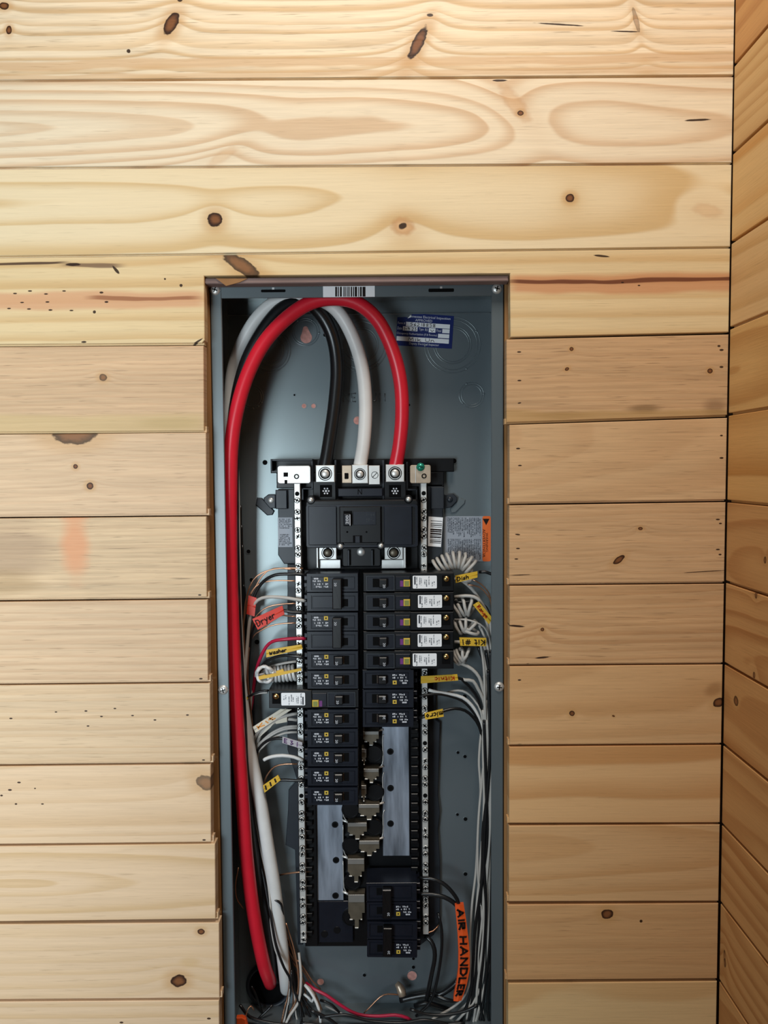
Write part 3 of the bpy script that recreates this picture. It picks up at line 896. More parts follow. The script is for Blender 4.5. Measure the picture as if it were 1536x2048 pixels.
# the small print runs up the label: turned a quarter clockwise
Qr = lambda s, t: Q(t, 1 - s)
b = MB()
for (s0, s1) in ((.03, .46), (.50, .97)):
    glyphs(b, Qr, s0, s1, .06, .79, 19, 24, 11 + int(s0 * 100), dens=0.9)
b.make('small_print', M['dim'], wl)
b = MB(); Qw = lambda s, t: qpx(wq, YW, 0.0006)(t, 1 - s)
put_text(b, 'WARNING', Qw, .36, .78, .895, .945)
put_text(b, 'ADVERTENCIA', Qw, .28, .90, .83, .885)
b.add([Qw(.05, .83), Qw(.19, .905), Qw(.05, .975)], [(0, 1, 2)])
b.make('warning_text', M['ink'], wl)

# ------------------------------------------------------------------ bus assembly
inn = empty('busbar_assembly', P(720, 1890, 0.112))
tag(inn, 'black plastic busbar carrier with silver bars and lugs, bolted inside the grey box', 'busbar assembly')
YP = 0.106
b = MB()
b.bpx(541, 918, 908, 945, YP, YK - 0.0005, 0.001)
b.bpx(553, 945, 888, 975, YP, YK - 0.0005, 0.001)
b.bpx(604, 960, 838, 1893, YP + 0.001, YK - 0.0005, 0.001)
b.make('carrier', M['black'], inn)
for x0, y0, x1, y1, c in ((556, 978, 600, 1128, 'wing'), (840, 968, 886, 1128, 'wing')):
    w_ = MB().prism([(P(x, y, YP).x, P(x, y, YP).z) for x, y in ((x0, y0), (x1, y0), (x1, y1 - 1), ((x1 if x0 < 700 else x1 - 12), y1), ((x0 + 12 if x0 < 700 else x0), y1), (x0, y1 - 18))], YP, YK - 0.0005, 0.001)
    w_.make('side_wing', M[c], inn)
MB().bpx(551, 980, 574, 1018, YP - 0.006, YP, 0.001).make('mounting_ear', M['wing'], inn)
MB().bpx(862, 974, 888, 1018, YP - 0.006, YP, 0.001).make('mounting_ear', M['wing'], inn)
for pts, c in ((((551, 989), (536, 989), (527, 996), (528, 1003), (540, 1017), (551, 1017)), (542, 1001)), (((889, 989), (906, 987), (915, 995), (914, 1003), (902, 1015), (889, 1017)), (900, 999))):
    e = plate_px(pts, YK - 0.006, 0.0055, 0.001).make('mounting_foot', M['wing'], inn)
    p = P(*c, YK - 0.006)
    MB().dome(p.x, p.z, 0.004, YK - 0.006, 0.0022, 14, 4).make('screw', M['silver'] if c[0] < 700 else M['wing'], e)
# dark wings low on both sides, ragged towards the box
for pts in (((575, 1128), (604, 1128), (606, 1890), (596, 1890), (590, 1700), (571, 1690), (576, 1620), (577, 1580), (594, 1560), (575, 1500)),
            ((838, 1128), (868, 1128), (872, 1440), (880, 1445), (878, 1520), (876, 1590), (880, 1625), (876, 1660), (880, 1720), (880, 1840), (868, 1870), (838, 1893))):
    plate_px(pts, YP + 0.004, 0.008, 0.0008).make('side_wing', M['wing'], inn)
# upstand walls round the lugs
b = MB()
for r4 in ((541, 918, 544, 942), (544, 918, 625, 922), (622, 922, 626, 978), (669, 920, 673, 1000), (673, 998, 770, 1000), (764, 920, 769, 1000), (812, 924, 816, 980), (603, 976, 607, 1000), (604, 976, 626, 979), (812, 978, 834, 981), (831, 978, 835, 1000)):
    b.bpx(*r4, 0.088, YP + 0.002, 0.0005)
b.make('upstand', M['wing'], inn)
b = MB()
b.bpx(626, 962, 672, 1004, 0.080, YP, 0.001); b.bpx(768, 962, 812, 1004, 0.080, YP, 0.001)
b.make('lug_housing', M['black'], inn)
npl = MB().bpx(676, 977, 765, 993, 0.074, YP, 0.0008).make('neutral_plate', M['breaker'], inn)
b = MB(); put_text(b, 'N', qpx([(715.5, 978), (724, 978), (724, 989), (715.5, 989)], 0.074, 0.0003), 0, 1, 0, 1)
b.make('letter', M['hole'], npl)
for cx, cy in ((652, 982), (790, 982)):
    w_ = MB().bpx(cx - 12, cy - 12, cx + 12, cy + 12, 0.0795, 0.081, 0.0002).make('indicator_recess', M['hole'], inn)
    for k in range(7):
        a = 2 * math.pi * k / 6
        rr = 0 if k == 6 else 5.5
        p = P(cx + rr * math.cos(a), cy + rr * math.sin(a), 0.0795)
        MB().prism(disc(p.x, p.z, 0.0011 if k < 6 else 0.0015, 8), 0.0792, 0.0796).make('indicator_dot', M['print_'], w_)

# silver brackets and lugs
b = MB().bpx(555, 931.5, 621, 967, 0.078, 0.0795, 0.0006, 0.003).make('bonding_bracket', M['silver'], inn)
MB().bpx(567, 945, 576, 953.5, 0.0777, 0.0782, 0).make('square_hole', M['hole'], b)
MB().bpx(569, 960, 574.5, 968, 0.0777, 0.0782, 0).make('square_hole', M['hole'], b)
p = P(593, 953, 0.078); MB().ring(disc(p.x, p.z, 0.0033, 14), disc(p.x, p.z, 0.0020, 14), 0.0770, 0.078).make('rivet', M['hole'], b)
b = MB().bpx(820, 930, 861.5, 966.5, 0.078, 0.0795, 0.0006, 0.0025).make('bonding_bracket', M['tan'], inn)
MB().bpx(830.5, 932, 832.2, 966, 0.0774, 0.0782, 0.0002).make('bracket_fold', M['silver'], b)
p = P(848, 952, 0.078); MB().ring(disc(p.x, p.z, 0.0033, 14), disc(p.x, p.z, 0.0020, 14), 0.0770, 0.078).make('rivet', M['hole'], b)
p = P(841, 934, 0.078)
g = MB().dome(p.x, p.z, 0.0055, 0.0775, 0.004, 16, 4).make('green_bonding_screw', M['green'], inn)
MB().box(p.x - .003, p.x + .003, 0.0732, 0.0745, p.z - .0005, p.z + .0005).make('screw_slot', M['hole'], g)


def lug(x0, y0, x1, y1, Y, cy_off=0, dome_m='silver', depth=0.024):
    l_ = MB().bpx(x0, y0, x1, y1, Y, Y + depth, 0.0007).make('lug', M['silver'], inn)
    p = P((x0 + x1) / 2, (y0 + y1) / 2 + cy_off, Y)
    k = (x1 - x0) / 36.0
    MB().ring(disc(p.x, p.z, 0.0086 * k, 24), disc(p.x, p.z, 0.0076 * k, 24), Y - 0.0004, Y).make('lug_rim', M['hole'], l_)
    MB().ring(disc(p.x, p.z, 0.0066 * k, 24), disc(p.x, p.z, 0.0052 * k, 24), Y - 0.0006, Y).make('set_screw_recess', M['hole'], l_)
    MB().dome(p.x, p.z, 0.0052 * k, Y - 0.0001, 0.0022, 18, 4).make('set_screw', M[dome_m], l_)
    return l_


lug(631.5, 930.5, 669, 964.5, 0.072)
lug(704, 929.5, 736, 967, 0.072)
lug(771.5, 929, 808.5, 964, 0.072)
b = MB().bpx(684, 931, 703, 966, 0.074, 0.076, 0.0004).make('neutral_tab', M['tan'], inn)
MB().bpx(689, 946, 697, 958, 0.0737, 0.0742, 0, 0.001).make('slot_hole', M['hole'], b)
b = MB().bpx(737.5, 931, 759.5, 969, 0.074, 0.090, 0.0005).make('neutral_tab', M['silver'], inn)
p = P(749.5, 950, 0.074); MB().ring(disc(p.x, p.z, 0.0046, 18), disc(p.x, p.z, 0.0040, 18), 0.0736, 0.074).make('screw_rim', M['hole'], b)
b2 = MB(); a = math.radians(45)
c = Vector((p.x, 0.0736, p.z)); d = Vector((math.cos(a), 0, math.sin(a))) * .0042; n = Vector((-math.sin(a), 0, math.cos(a))) * .0004
b2.add([c - d - n, c + d - n, c + d + n, c - d + n], [(0, 1, 2, 3)]); b2.make('screw_slot', M['hole'], b)
# load side lugs below the main breaker
for x0, y0, x1, y1 in ((638, 1092, 673, 1119), (769, 1092, 806, 1119)):
    l_ = lug(x0, y0, x1, y1, 0.080, 0, 'bronze', 0.016)
    MB().bpx(x0 + (2 if x0 < 700 else -6), y1 + 0.5, x1 + (8 if x0 < 700 else 4), y1 + 18, 0.090, 0.098, 0.0005).make('bus_tongue', M['silver'], inn)
for x0, x1 in ((633, 636), (807, 811.5)):
    MB().bpx(x0, 1095, x1, 1136, 0.082, 0.098, 0.0004).make('bus_edge', M['silver'], inn)
cb = MB().bpx(684, 1094, 762, 1134, 0.086, YP, 0.0015, 0.003).make('centre_block', M['black'], inn)
p = P(722, 1104, 0.084); MB().dome(p.x, p.z, 0.0056, 0.086, 0.003, 18, 4).make('screw', M['silver'], cb)
for x in (697, 744): MB().bpx(x - 2, 1100, x + 2, 1132, 0.080, 0.087, 0.0005).make('rib', M['wing'], cb)

# neutral bars with their terminal screws
screw_me = None
for xa, xb, ya, yb_ in ((588.2, 600.2, 967, 1886), (841.5, 853.2, 966, 1869)):
    YN = 0.082
    a0 = P(xa, 980, YN).x; a1 = P(xb, 980, YN).x
    z1, z0 = P((xa + xb) / 2, ya, YN).z, P((xa + xb) / 2 + 8, yb_, YN).z
    nb = MB().box(a0, a1, YN, YN + 0.011, z0, z1, 0.0005).make('neutral_bar', M['silver'], inn)
    MB().box(a0 - 0.002, a1 + 0.002, YN + 0.011, YP + 0.002, z0, z1, 0.0005).make('bar_support', M['black'], inn)
    xc = (a0 + a1) / 2
    n = 0
    zz = z1 - 0.0135
    pitch = 36.35 * SZ(YN) * 1.0
    while zz > z0 + 0.006:
        for dz in (0.0, -0.0086):
            if zz + dz < z0 + 0.004: continue
            empty_hole = (n % 17) in (0, 11) if dz == 0 else False
            rr = 0.0034
            sm = MB()
            if empty_hole:
                sm.prism(disc(0, 0, 0.0030, 12), -0.0002, 0.0004)
                so = sm.make('empty_hole', M['hole'], nb, origin=(0, 0, 0))
                so.location = Vector((xc, YN, zz + dz)) - Vector(nb['_o'])
            else:
                if screw_me is None:
                    sm.ring(disc(0, 0, rr + 0.0006, 12), disc(0, 0, rr, 12), -0.0002, 0.0003)
                    sm.prism(disc(0, 0, rr, 12), -0.0010, 0.0004, 0.0004)
                    so = sm.make('terminal_screw', M['silver'], nb, origin=(0, 0, 0))
                    screw_me = so.data
                    screw_me.materials.append(M['hole'])
                    for pl in list(screw_me.polygons)[:48]: pl.material_index = 1
                    # cross slot
                    bm = bmesh.new(); bm.from_mesh(screw_me)
                    for hx, hz in ((0.0031, 0.0008), (0.0008, 0.0022)):
                        f = bm.faces.new([bm.verts.new((x, -0.0011, z)) for x, z in ((-hx, -hz), (hx, -hz), (hx, hz), (-hx, hz))])
                        f.material_index = 1
                    bm.to_mesh(screw_me); bm.free()
                else:
                    so = bpy.data.objects.new('terminal_screw', screw_me)
                    COL.objects.link(so); so.parent = nb
                so.location = Vector((xc + rnd.uniform(-1, 1) * 3e-4, YN + rnd.uniform(-.0006, .0004), zz + dz)) - Vector(nb['_o'])
                so.rotation_euler = (0, rnd.uniform(0, 3.1), 0)
            n += 1
        zz -= pitch
# notched rails that hold the breakers
for x0, x1, y0, y1 in ((606, 631, 1140, 1893), (821, 838, 1140, 1880)):
    rl = MB().bpx(x0, y0, x1, y1, 0.096, YP + 0.002, 0.0008).make('retaining_rail', M['black'], inn)
    b = MB()
    y = y0 + 6
    while y < y1 - 14:
        xm = (x0 + x1) / 2
        b.bpx(xm - 7, y, xm + 6, y + 9, 0.090, 0.097, 0.0006)
        y += 18.4
    tag(b.make('rail_teeth', M['black'], rl), kind='stuff')
# bus plates, holes, stabs
for r4, holes in (((633, 1575, 686, 1801), ((670, 1649), (672, 1720), (671, 1791))), ((765, 1440, 818.5, 1712), ((780.5, 1503), (781, 1576), (781, 1647)))):
    pl = MB().bpx(*r4, 0.1005, 0.104, 0.0006).make('bus_plate', M['alu'], inn)
    for hx, hy in holes:
        p = P(hx, hy, 0.1005)
        h_ = MB().ring(disc(p.x, p.z, 0.0045, 18), disc(p.x, p.z, 0.0028, 18), 0.0999, 0.1006).make('plastic_stud', M['black'], pl)
        MB().prism(disc(p.x, p.z, 0.0028, 12), 0.1001, 0.1006).make('stud_centre', M['hole'], h_)
MB().bpx(634, 1802, 706, 1885, 0.1015, YP + 0.002, 0.0008).make('base_plate', M['breaker'], inn)
for hx, hy in ((674, 1860), (649, 1868)):
    p = P(hx, hy, 0.1015); MB().prism(disc(p.x, p.z, 0.005, 18), 0.1010, 0.1016, 0.0003).make('plastic_boss', M['black'], inn)
for cx, cy, side in ((701, 1620, 0), (702, 1692, 0), (705, 1764, 0), (702, 1836, 0), (748, 1508, 1), (750, 1585, 1), (748, 1655, 1)):
    p = P(cx, cy, 0.098)
    k = MB().prism(disc(p.x, p.z, 0.0125, 24), 0.098, YP + 0.002, 0.0015)
    k.ring(disc(p.x, p.z, 0.0112, 24), disc(p.x, p.z, 0.0100, 24), 0.0972, 0.0985)
    k.make('stab_barrel', M['black'], inn)


def stab(x0, y0, x1, y1):
    p0 = P(x0, y0, 0.086); p1 = P(x1, y1, 0.086)
    a, c_, d_, e = p0.x, p1.x, p1.z, p0.z
    w_ = c_ - a; h_ = e - d_
    k = MB().prism([(a, e), (c_, e), (c_, e - h_ * .55), (c_ - w_ * .16, e - h_ * .55), (c_ - w_ * .16, e - h_ * .75), (c_ - w_ * .36, e - h_ * .75), (c_ - w_ * .36, d_), (c_ - w_ * .62, d_), (c_ - w_ * .62, e - h_ * .75), (c_ - w_ * .85, e - h_ * .75), (a + w_ * .08, e - h_ * .6), (a, e - h_ * .55)], 0.088, 0.090, 0.0004)
    k.box(a, c_, 0.088, 0.104, e - 0.0012, e)
    o = k.make('breaker_stab', M['bronze'], inn)
    for t0, t1, tz in ((.40, .60, 1.0), (.08, .26, .75), (.74, .84, .75)):
        MB().box(a + w_ * t0, a + w_ * t1, 0.0870, 0.0885, e - h_ * tz, e - h_ * tz + 0.0014, 0.0002).make('contact_tip', M['silver'], o)
    MB().box(a + .0004, c_ - .0004, 0.0873, 0.0885, e - h_ * .22, e + 0.0002, 0.0002).make('stab_lip', M['lip'], o)


for r4 in ((726, 1464, 758, 1492), (723, 1499, 733, 1531), (727, 1539, 758, 1567), (722, 1572, 733, 1604), (717, 1610, 759, 1641), (695, 1647, 734, 1680), (718, 1683, 759, 1713), (695, 1719, 729, 1766), (696, 1791, 730, 1858)):
    stab(*r4)
for pts in (((747, 1468), (755, 1461), (766, 1459)), ((747, 1543), (757, 1535), (767, 1532)), ((749, 1616), (758, 1608), (768, 1605)), ((750, 1684), (758, 1678), (767, 1675)),
            ((684, 1640), (693, 1643), (702, 1648)), ((684, 1712), (693, 1715), (702, 1720)), ((685, 1783), (694, 1787), (703, 1791))):
    MB().tube([P(x, y, 0.0995) for x, y in pts], 0.0016, 8).make('clip_spring', M['silver'], inn)
for pts in (((767, 1468), (765, 1480), (766, 1520), (762, 1532), (755, 1538)), ((768, 1545), (765, 1555), (766, 1592), (763, 1605), (756, 1612)), ((769, 1620), (766, 1630), (766, 1665), (762, 1677), (755, 1683)),
            ((686, 1612), (687, 1632), (694, 1642)), ((686, 1650), (687, 1700), (694, 1713)), ((686, 1722), (688, 1775), (695, 1786))):
    MB().tube(smooth_path([P(x, y, 0.0998) for x, y in pts]), 0.0007, 6).make('bus_edge_bead', M['silver'], inn)
# printed labels on the left and right wings
lb = MB().bpx(556, 1035, 585, 1094, YP - 0.0006, YP, 0).make('rating_label', M['greypaper'], inn)
b = MB(); Q = qpx([(556, 1035), (585, 1035), (585, 1094), (556, 1094)], YP - 0.0006, 0.0003)
glyphs(b, Q, .08, .95, .62, .97, 6, 16, 3); glyphs(b, Q, .08, .95, .05, .45, 7, 16, 4)
b.make('small_print', M['dim'], lb)
bl = [(857, 1033), (886, 1035), (882, 1094), (855, 1092)]
lb = plate_px(bl, YP - 0.0008, 0.0006).make('barcode_label', M['paper'], inn)
b = MB(); Q = qpx(bl, YP - 0.0008, 0.0003)
for t0, t1 in ((.86, .875), (.77, .79), (.71, .735), (.655, .67), (.55, .60), (.49, .53), (.41, .46), (.36, .38), (.295, .335), (.235, .25), (.17, .20), (.12, .14)):
    put_rect(b, Q, .16, .97, t0, t1)
b.make('barcode', M['ink'], lb)

# ------------------------------------------------------------------ main breaker
mbk = empty('main_breaker', P(723, 1095, 0.100))
tag(mbk, 'wide black main breaker with a 200 amp handle under the three big cables', 'circuit breaker')
a, bb, c, d = R(611, 1000, 837, 1096, 0.060)
MB().box(a, bb, 0.062, 0.0985, c, d, 0.0015, 0.004).make('housing', M['black'], mbk)
b = MB(); b.ring(rrect(a + .001, bb - .001, c + .001, d - .006, .003), rrect(a + .004, bb - .004, c + .004, d - .009, .003), 0.0604, 0.063)
b.make('raised_rim', M['breaker'], mbk)
MB().bpx(617, 1012, 673, 1090, 0.0595, 0.063, 0.0006).make('cover_panel', M['breaker'], mbk)
MB().bpx(768, 1012, 824, 1090, 0.0595, 0.063, 0.0006).make('cover_panel', M['breaker'], mbk)
ce = MB().bpx(679, 1013, 762, 1086, 0.0575, 0.063, 0.001).make('handle_surround', M['black'], mbk)
MB().bpx(687, 1022, 704, 1052, 0.0571, 0.0577, 0).make('handle_slot', M['hole'], mbk)
hd = MB().bpx(688, 1028, 700, 1051, 0.0490, 0.058, 0.0012).make('handle', M['wing'], mbk)
b = MB(); Qh = lambda s, t: qpx([(690, 1030), (698, 1030), (698, 1049), (690, 1049)], 0.0490, 0.0003)(1 - t, s)
put_text(b, '200', Qh, 0.05, .95, .1, .8); b.make('rating_number', M['print_'], hd)
MB().bpx(699.3, 1029, 700.6, 1051, 0.0488, 0.050, 0).make('handle_edge', M['print_'], hd)
MB().bpx(706, 1023, 752, 1050, 0.0570, 0.0577, 0.0003).make('inset_panel', M['breaker'], mbk)
b = MB(); Q = qpx([(706, 1023), (752, 1023), (752, 1050), (706, 1050)], 0.0570, 0.0003)
glyphs(b, lambda s, t: Q(t, 1 - s), .1, .9, .55, .95, 4, 10, 9, dens=.5); b.make('faint_print', M['wing'], mbk)
MB().bpx(706, 1071, 724, 1086, 0.0569, 0.0577, 0).make('latch_slot', M['hole'], mbk)
MB().bpx(710, 1072, 720, 1086, 0.0560, 0.0577, 0.0005).make('latch', M['breaker'], mbk)
for cx, cy in ((694.5, 1064), (733, 1064)):
    p = P(cx, cy, 0.0575); MB().prism(disc(p.x, p.z, 0.0013, 8), 0.0572, 0.0577).make('dimple', M['hole'], mbk)
for cx, cy in ((621.5, 1000), (817, 998.5), (680.5, 1092.5), (761.5, 1091.5)):
    p = P(cx, cy, 0.060)
    l_ = MB().prism(disc(p.x, p.z, 0.0055, 18), 0.0606, 0.075, 0.001).make('screw_boss', M['black'], mbk)
    MB().dome(p.x, p.z, 0.0033, 0.0606, 0.0022, 14, 4).make('screw', M['silver'], l_)

# ------------------------------------------------------------------ branch breakers (built once in local metres, faces at y = 0)
YBF = 0.058
S = SZ(YBF)


def lbox(x0, x1, z0, z1, yf, yb, bev=0.0005, r=0.0):
    return MB().box(x0 * S, x1 * S, yf, yb, z0 * S, z1 * S, bev, r)


def lquad(x0, x1, z0, z1, y):
    return quad((Vector((x0 * S, y, z0 * S)), Vector((x1 * S, y, z0 * S)), Vector((x1 * S, y, z1 * S)), Vector((x0 * S, y, z1 * S))), 0.0)


def pole(root, zc, label=True, text_seed=5, x0=-52, x1=52):
    b = lbox(x0, x1, zc - 18.8, zc + 18.8, 0.0016, 0.041, 0.0008)
    b.ring(rrect(x0 * S + .0005, x1 * S - .0005, (zc - 18.3) * S, (zc + 18.3) * S), rrect((x0 + 9) * S, (x1 - 5) * S, (zc - 14.5) * S, (zc + 13.5) * S), 0.0, 0.0022)
    for z in (-11, 3):
        b.box((x0 - 7) * S, x0 * S, 0.010, 0.040, (zc + z) * S, (zc + z + 9) * S, 0.0006)
    o = b.make('body', M['breaker'], root)
    lbox(x0 + 11, x1 - 7, zc - 12.5, zc + 11.5, 0.0009, 0.0022, 0.0004).make('face_panel', M['breaker'], root)
    if label:
        g = MB(); Q = lquad(-40, -8, zc - 11, zc + 11, 0.0006)
        glyphs(g, Q, 0, .55, .55, 1, 2, 7, text_seed); glyphs(g, Q, .1, 1, .02, .5, 2, 9, text_seed + 1, dens=.75)
        g.make('printed_label', M['print_'], root)
        y_ = MB(); put_rect(y_, lquad(-17, -9, zc + 3, zc + 11, 0.0006), 0, 1, 0, 1)
        y_ = y_.make('yellow_square', M['gold'], root)
        k = MB(); put_rect(k, lquad(-14.5, -11.5, zc + 5.5, zc + 8.5, 0.0004), 0, 1, 0, 1); k.make('square_mark', M['ink'], y_)
    return o


def number(parent, x, z, y=-0.0062):
    k = MB(); Q0 = lquad(x - 3, x + 3, z - 4, z + 4, y)
    put_text(k, '20', lambda s, t: Q0(t, 1 - s), .05, .95, .1, .9)
    k.make('rating_number', M['print_'], parent)


def single(name='circuit_breaker'):
    root = empty(name, (0, 0, 0))
    pole(root, 0)
    lbox(2, 33, -9, 9, 0.0004, 0.0020, 0.0002).make('handle_slot', M['hole'], root)
    h = MB()
    h.prism(rrect(3 * S, 21 * S, -8 * S, 8.5 * S, 2.5 * S), -0.006, 0.002, 0.0012)
    h = h.make('handle', M['toggle'], root)
    number(h, 8.5, -4)
    lbox(21.5, 23, -8, 8, 0.0, 0.002, 0).make('slot_edge', M['tag_edge'], root)
    return root


def double(name='two_pole_breaker'):
    root = empty(name, (0, 0, 0))
    pole(root, 19.4)
    pole(root, -19.4, False)
    h = MB(); h.prism(rrect(0.5 * S, 19 * S, -32.5 * S, 28.5 * S, 1.2 * S), -0.009, 0.002, 0.001)
    h.box(14 * S, 15 * S, -0.0094, -0.008, -31 * S, 27 * S)
    h = h.make('handle_tie', M['toggle'], root)
    number(h, 7, 18, -0.0095)
    for z in (19, -21.5):
        lbox(20, 31, z - 7.5, z + 7.5, 0.0004, 0.002, 0.0002).make('handle_slot', M['hole'], root)
    return root


def afci(name, m, zb, zs, lx0, number_z):
    """m=+1: tail to the left (left column); -1: tail to the right"""
    root = empty(name, (0, 0, 0))
    hw = 91.5
    X = lambda a, b: (min(a * m, b * m), max(a * m, b * m))
    b = lbox(-hw, hw, -19, 19, 0.0016, 0.041, 0.0008)
    b.make('body', M['black'], root)
    t0, t1 = X(-hw + .5, -4)
    lbox(t0, t1, -18.3, 18.3, 0.0, 0.002, 0.0006).make('module_cover', M['black'], root)
    t0, t1 = X(-3, 26)
    lbox(t0, t1, -15, 12, 0.0004, 0.002, 0.0005).make('button_panel', M['breaker'], root)
    t0, t1 = X(29, 84)
    b = MB(); b.ring(rrect((t0 - 1) * S, (t1 + 1) * S, -16.5 * S, 14 * S), rrect((t0 + 1) * S, (t1 - 1) * S, -14.5 * S, 12 * S), -0.0002, 0.002)
    b.make('face_rim', M['wing'], root)
    lbox(t0 + 1, t1 - 1, -14.5, 12, 0.0006, 0.002, 0.0003).make('face_panel', M['breaker'], root)
    t0, t1 = X(43, 72)
    lbox(t0, t1, -9.5, 8, 0.0002, 0.0016, 0.0002).make('handle_slot', M['hole'], root)
    t0, t1 = X(43, 60)
    h = MB(); h.prism(rrect(t0 * S, t1 * S, -9.5 * S, 8 * S, 2 * S), -0.006, 0.002, 0.0012)
    h = h.make('handle', M['toggle'], root)
    number(h, 49 * m, number_z)
    t0, t1 = X(-3, 10)
    tb = lbox(t0, t1, zb - 6.8, zb + 6.8, -0.0022, 0.001, 0.0006).make('test_button', M['gold'], root)
    lbox(t0 + 2, t1 - 2, zb - 5, zb + 5, -0.0025, -0.001, 0.0002).make('button_cap', M['test'], tb)
    t0, t1 = X(10.5, 17)
    k = MB(); put_rect(k, lquad(t0, t1, zb - 7, zb + 5, 0.0001), 0, 1, 0, 1); k.make('purple_mark', M['purple'], root)
    t0, t1 = X(lx0, lx0 - 48.5)
    lb = lbox(t0, t1, -12.6, 13.4, -0.0003, 0.0002, 0, 2 * S).make('white_label', M['paper'], root)
    k = MB(); Q = lquad(t0 + 2, t1 - 2, -11.5, 12.3, -0.0006)
    Qv = (lambda s, t: Q(t, 1 - s)) if m < 0 else (lambda s, t: Q(1 - t, s))
    put_rect(k, Qv, .02, .7, .02, .085)
    glyphs(k, Qv, .0, 1, .10, .18, 1, 16, 2)
    glyphs(k, Qv, .1, .9, .24, .38, 2, 14, 3); glyphs(k, Qv, .3, .9, .46, .62, 2, 12, 4); glyphs(k, Qv, .0, .8, .66, .72, 1, 12, 5); glyphs(k, Qv, .45, .9, .80, .97, 2, 9, 6, dens=.6)
    k.make('small_print', M['dim'], lb)
    lbox(*X(-hw + 7, -hw + 24), zs - 15, zs + 7, -0.0002, 0.0006, 0).make('screw_recess', M['hole'], root)
    b = MB().dome(m * (-hw + 15) * S, zs * S, 0.0041, 0.0002, 0.0024, 16, 4)
    b = b.make('terminal_screw', M['brass'], root)
    lbox(*X(-hw + 12, -hw + 18), zs - .8, zs + .8, -0.0026, -0.001, 0).make('screw_slot', M['hole'], b)
    return root


def place(o, px, py, rot=0.0, roll=0.0):
    o.location = P(px, py, YBF)
    o.rotation_euler = (0, rot + roll, 0)


row = lambda i: 1145.8 + 38.85 * (i - 0.5)     # i = 1..12
ROWN = {5: 'fifth', 6: 'sixth', 8: 'eighth', 9: 'ninth', 10: 'tenth', 11: 'eleventh', 12: 'twelfth'}
s0 = single()
SL = {5: 'black one-pole breaker right under the lower two-pole breaker, left column', 6: 'black one-pole breaker just above the left breaker with a long white-labelled tail',
      8: 'black one-pole breaker just below the left breaker with a long white-labelled tail', 9: 'black one-pole breaker beside the grey tape flag, left column',
      10: 'black one-pole breaker third from bottom of the left column', 11: 'black one-pole breaker second from bottom of the left column', 12: 'bottom black one-pole breaker of left column, above the bare bus plate'}
first = True
for i in (5, 6, 8, 9, 10, 11, 12):
    o = s0 if first else copy_tree(s0)
    first = False
    place(o, 665.5, row(i), 0, rnd.uniform(-.004, .004))
    tag(o, SL[i], 'circuit breaker', 'one-pole breakers')
for k, (i, lab) in enumerate(((6, 'black one-pole breaker right column, under the five white-labelled breakers'), (7, 'middle one of three black one-pole breakers in the right column'), (8, 'black one-pole breaker right column, directly above the bare aluminium bus plate'))):
    o = copy_tree(s0); place(o, 776.5, row(i) - 1, math.pi, rnd.uniform(-.004, .004)); tag(o, lab, 'circuit breaker', 'one-pole breakers')
d0 = double()
place(d0, 665.0, row(1.5)); tag(d0, 'upper black two-pole breaker at the top of the left column', 'circuit breaker', 'two-pole breakers')
o = copy_tree(d0); place(o, 665.0, row(3.5), 0, .003); tag(o, 'black two-pole breaker second in left column, thin red wire enters it', 'circuit breaker', 'two-pole breakers')
o = copy_tree(d0); place(o, 783.5, 1803.5, math.pi, -.004); tag(o, 'upper of two black two-pole breakers alone at bottom right', 'circuit breaker', 'two-pole breakers')
o = copy_tree(d0); place(o, 784.5, 1879.5, math.pi, .018); tag(o, 'lowest black two-pole breaker, slightly crooked, at bottom right', 'circuit breaker', 'two-pole breakers')
a0 = afci('arc_fault_breaker', -1, -1.5, 6.5, -8.5, -6)
AL = ['topmost white-labelled breaker of right column, beside the Dish tape flag', 'second white-labelled breaker from top of the right column', 'middle white-labelled breaker of five in the right column',
      'white-labelled breaker beside the Kit #1 tape flag, right column', 'lowest of five white-labelled breakers in the right column']
for i in range(5):
    o = a0 if i == 0 else copy_tree(a0)
    place(o, 817.0, row(i + 1) - .5, 0, rnd.uniform(-.003, .003)); tag(o, AL[i], 'circuit breaker', 'white-labelled breakers on the right')
    if i in (1, 2, 3):
        for ch in o.children:
            if ch.name.startswith('white_label'): ch.location.x += (10.5, 9, 10)[i - 1] * S
o = afci('arc_fault_breaker', 1, -8.5, 6, -66 + 48.5, -4)
place(o, 627.5, row(7)); tag(o, 'only left column breaker with a white label, its tail crossing the bar', 'circuit breaker')

# ------------------------------------------------------------------ wires and cables


def path(pts, Y0=None, Y1=None, step=0.006):
    n = len(pts)
    out = []
    for i, p in enumerate(pts):
        Y = p[2] if len(p) > 2 else Y0 + (Y1 - Y0) * i / max(1, n - 1)
        if p[1] > 2000: Y = min(Y, (CAM.z - BZ0 - 0.005) * F / (p[1] - 937) + CAM.y)     # stay above the floor of the box
        out.append(P(p[0], p[1], Y))
    return smooth_path(out, step)


def wire(name, m, r, pts, label, cat, group=None, Y0=0.09, Y1=0.10, n=8, root=False, step=0.006):
    pp = path(pts, Y0, Y1, step)
    b = MB().tube(pp, r, n)
    if root:
        e = empty(name, pp[0]); tag(e, label, cat, group)
        b.make('insulation' if m not in ('copper',) else 'conductor', M[m], e)
        return e
    o = b.make(name, M[m], None, origin=pp[0]); tag(o, label, cat, group)
    return o


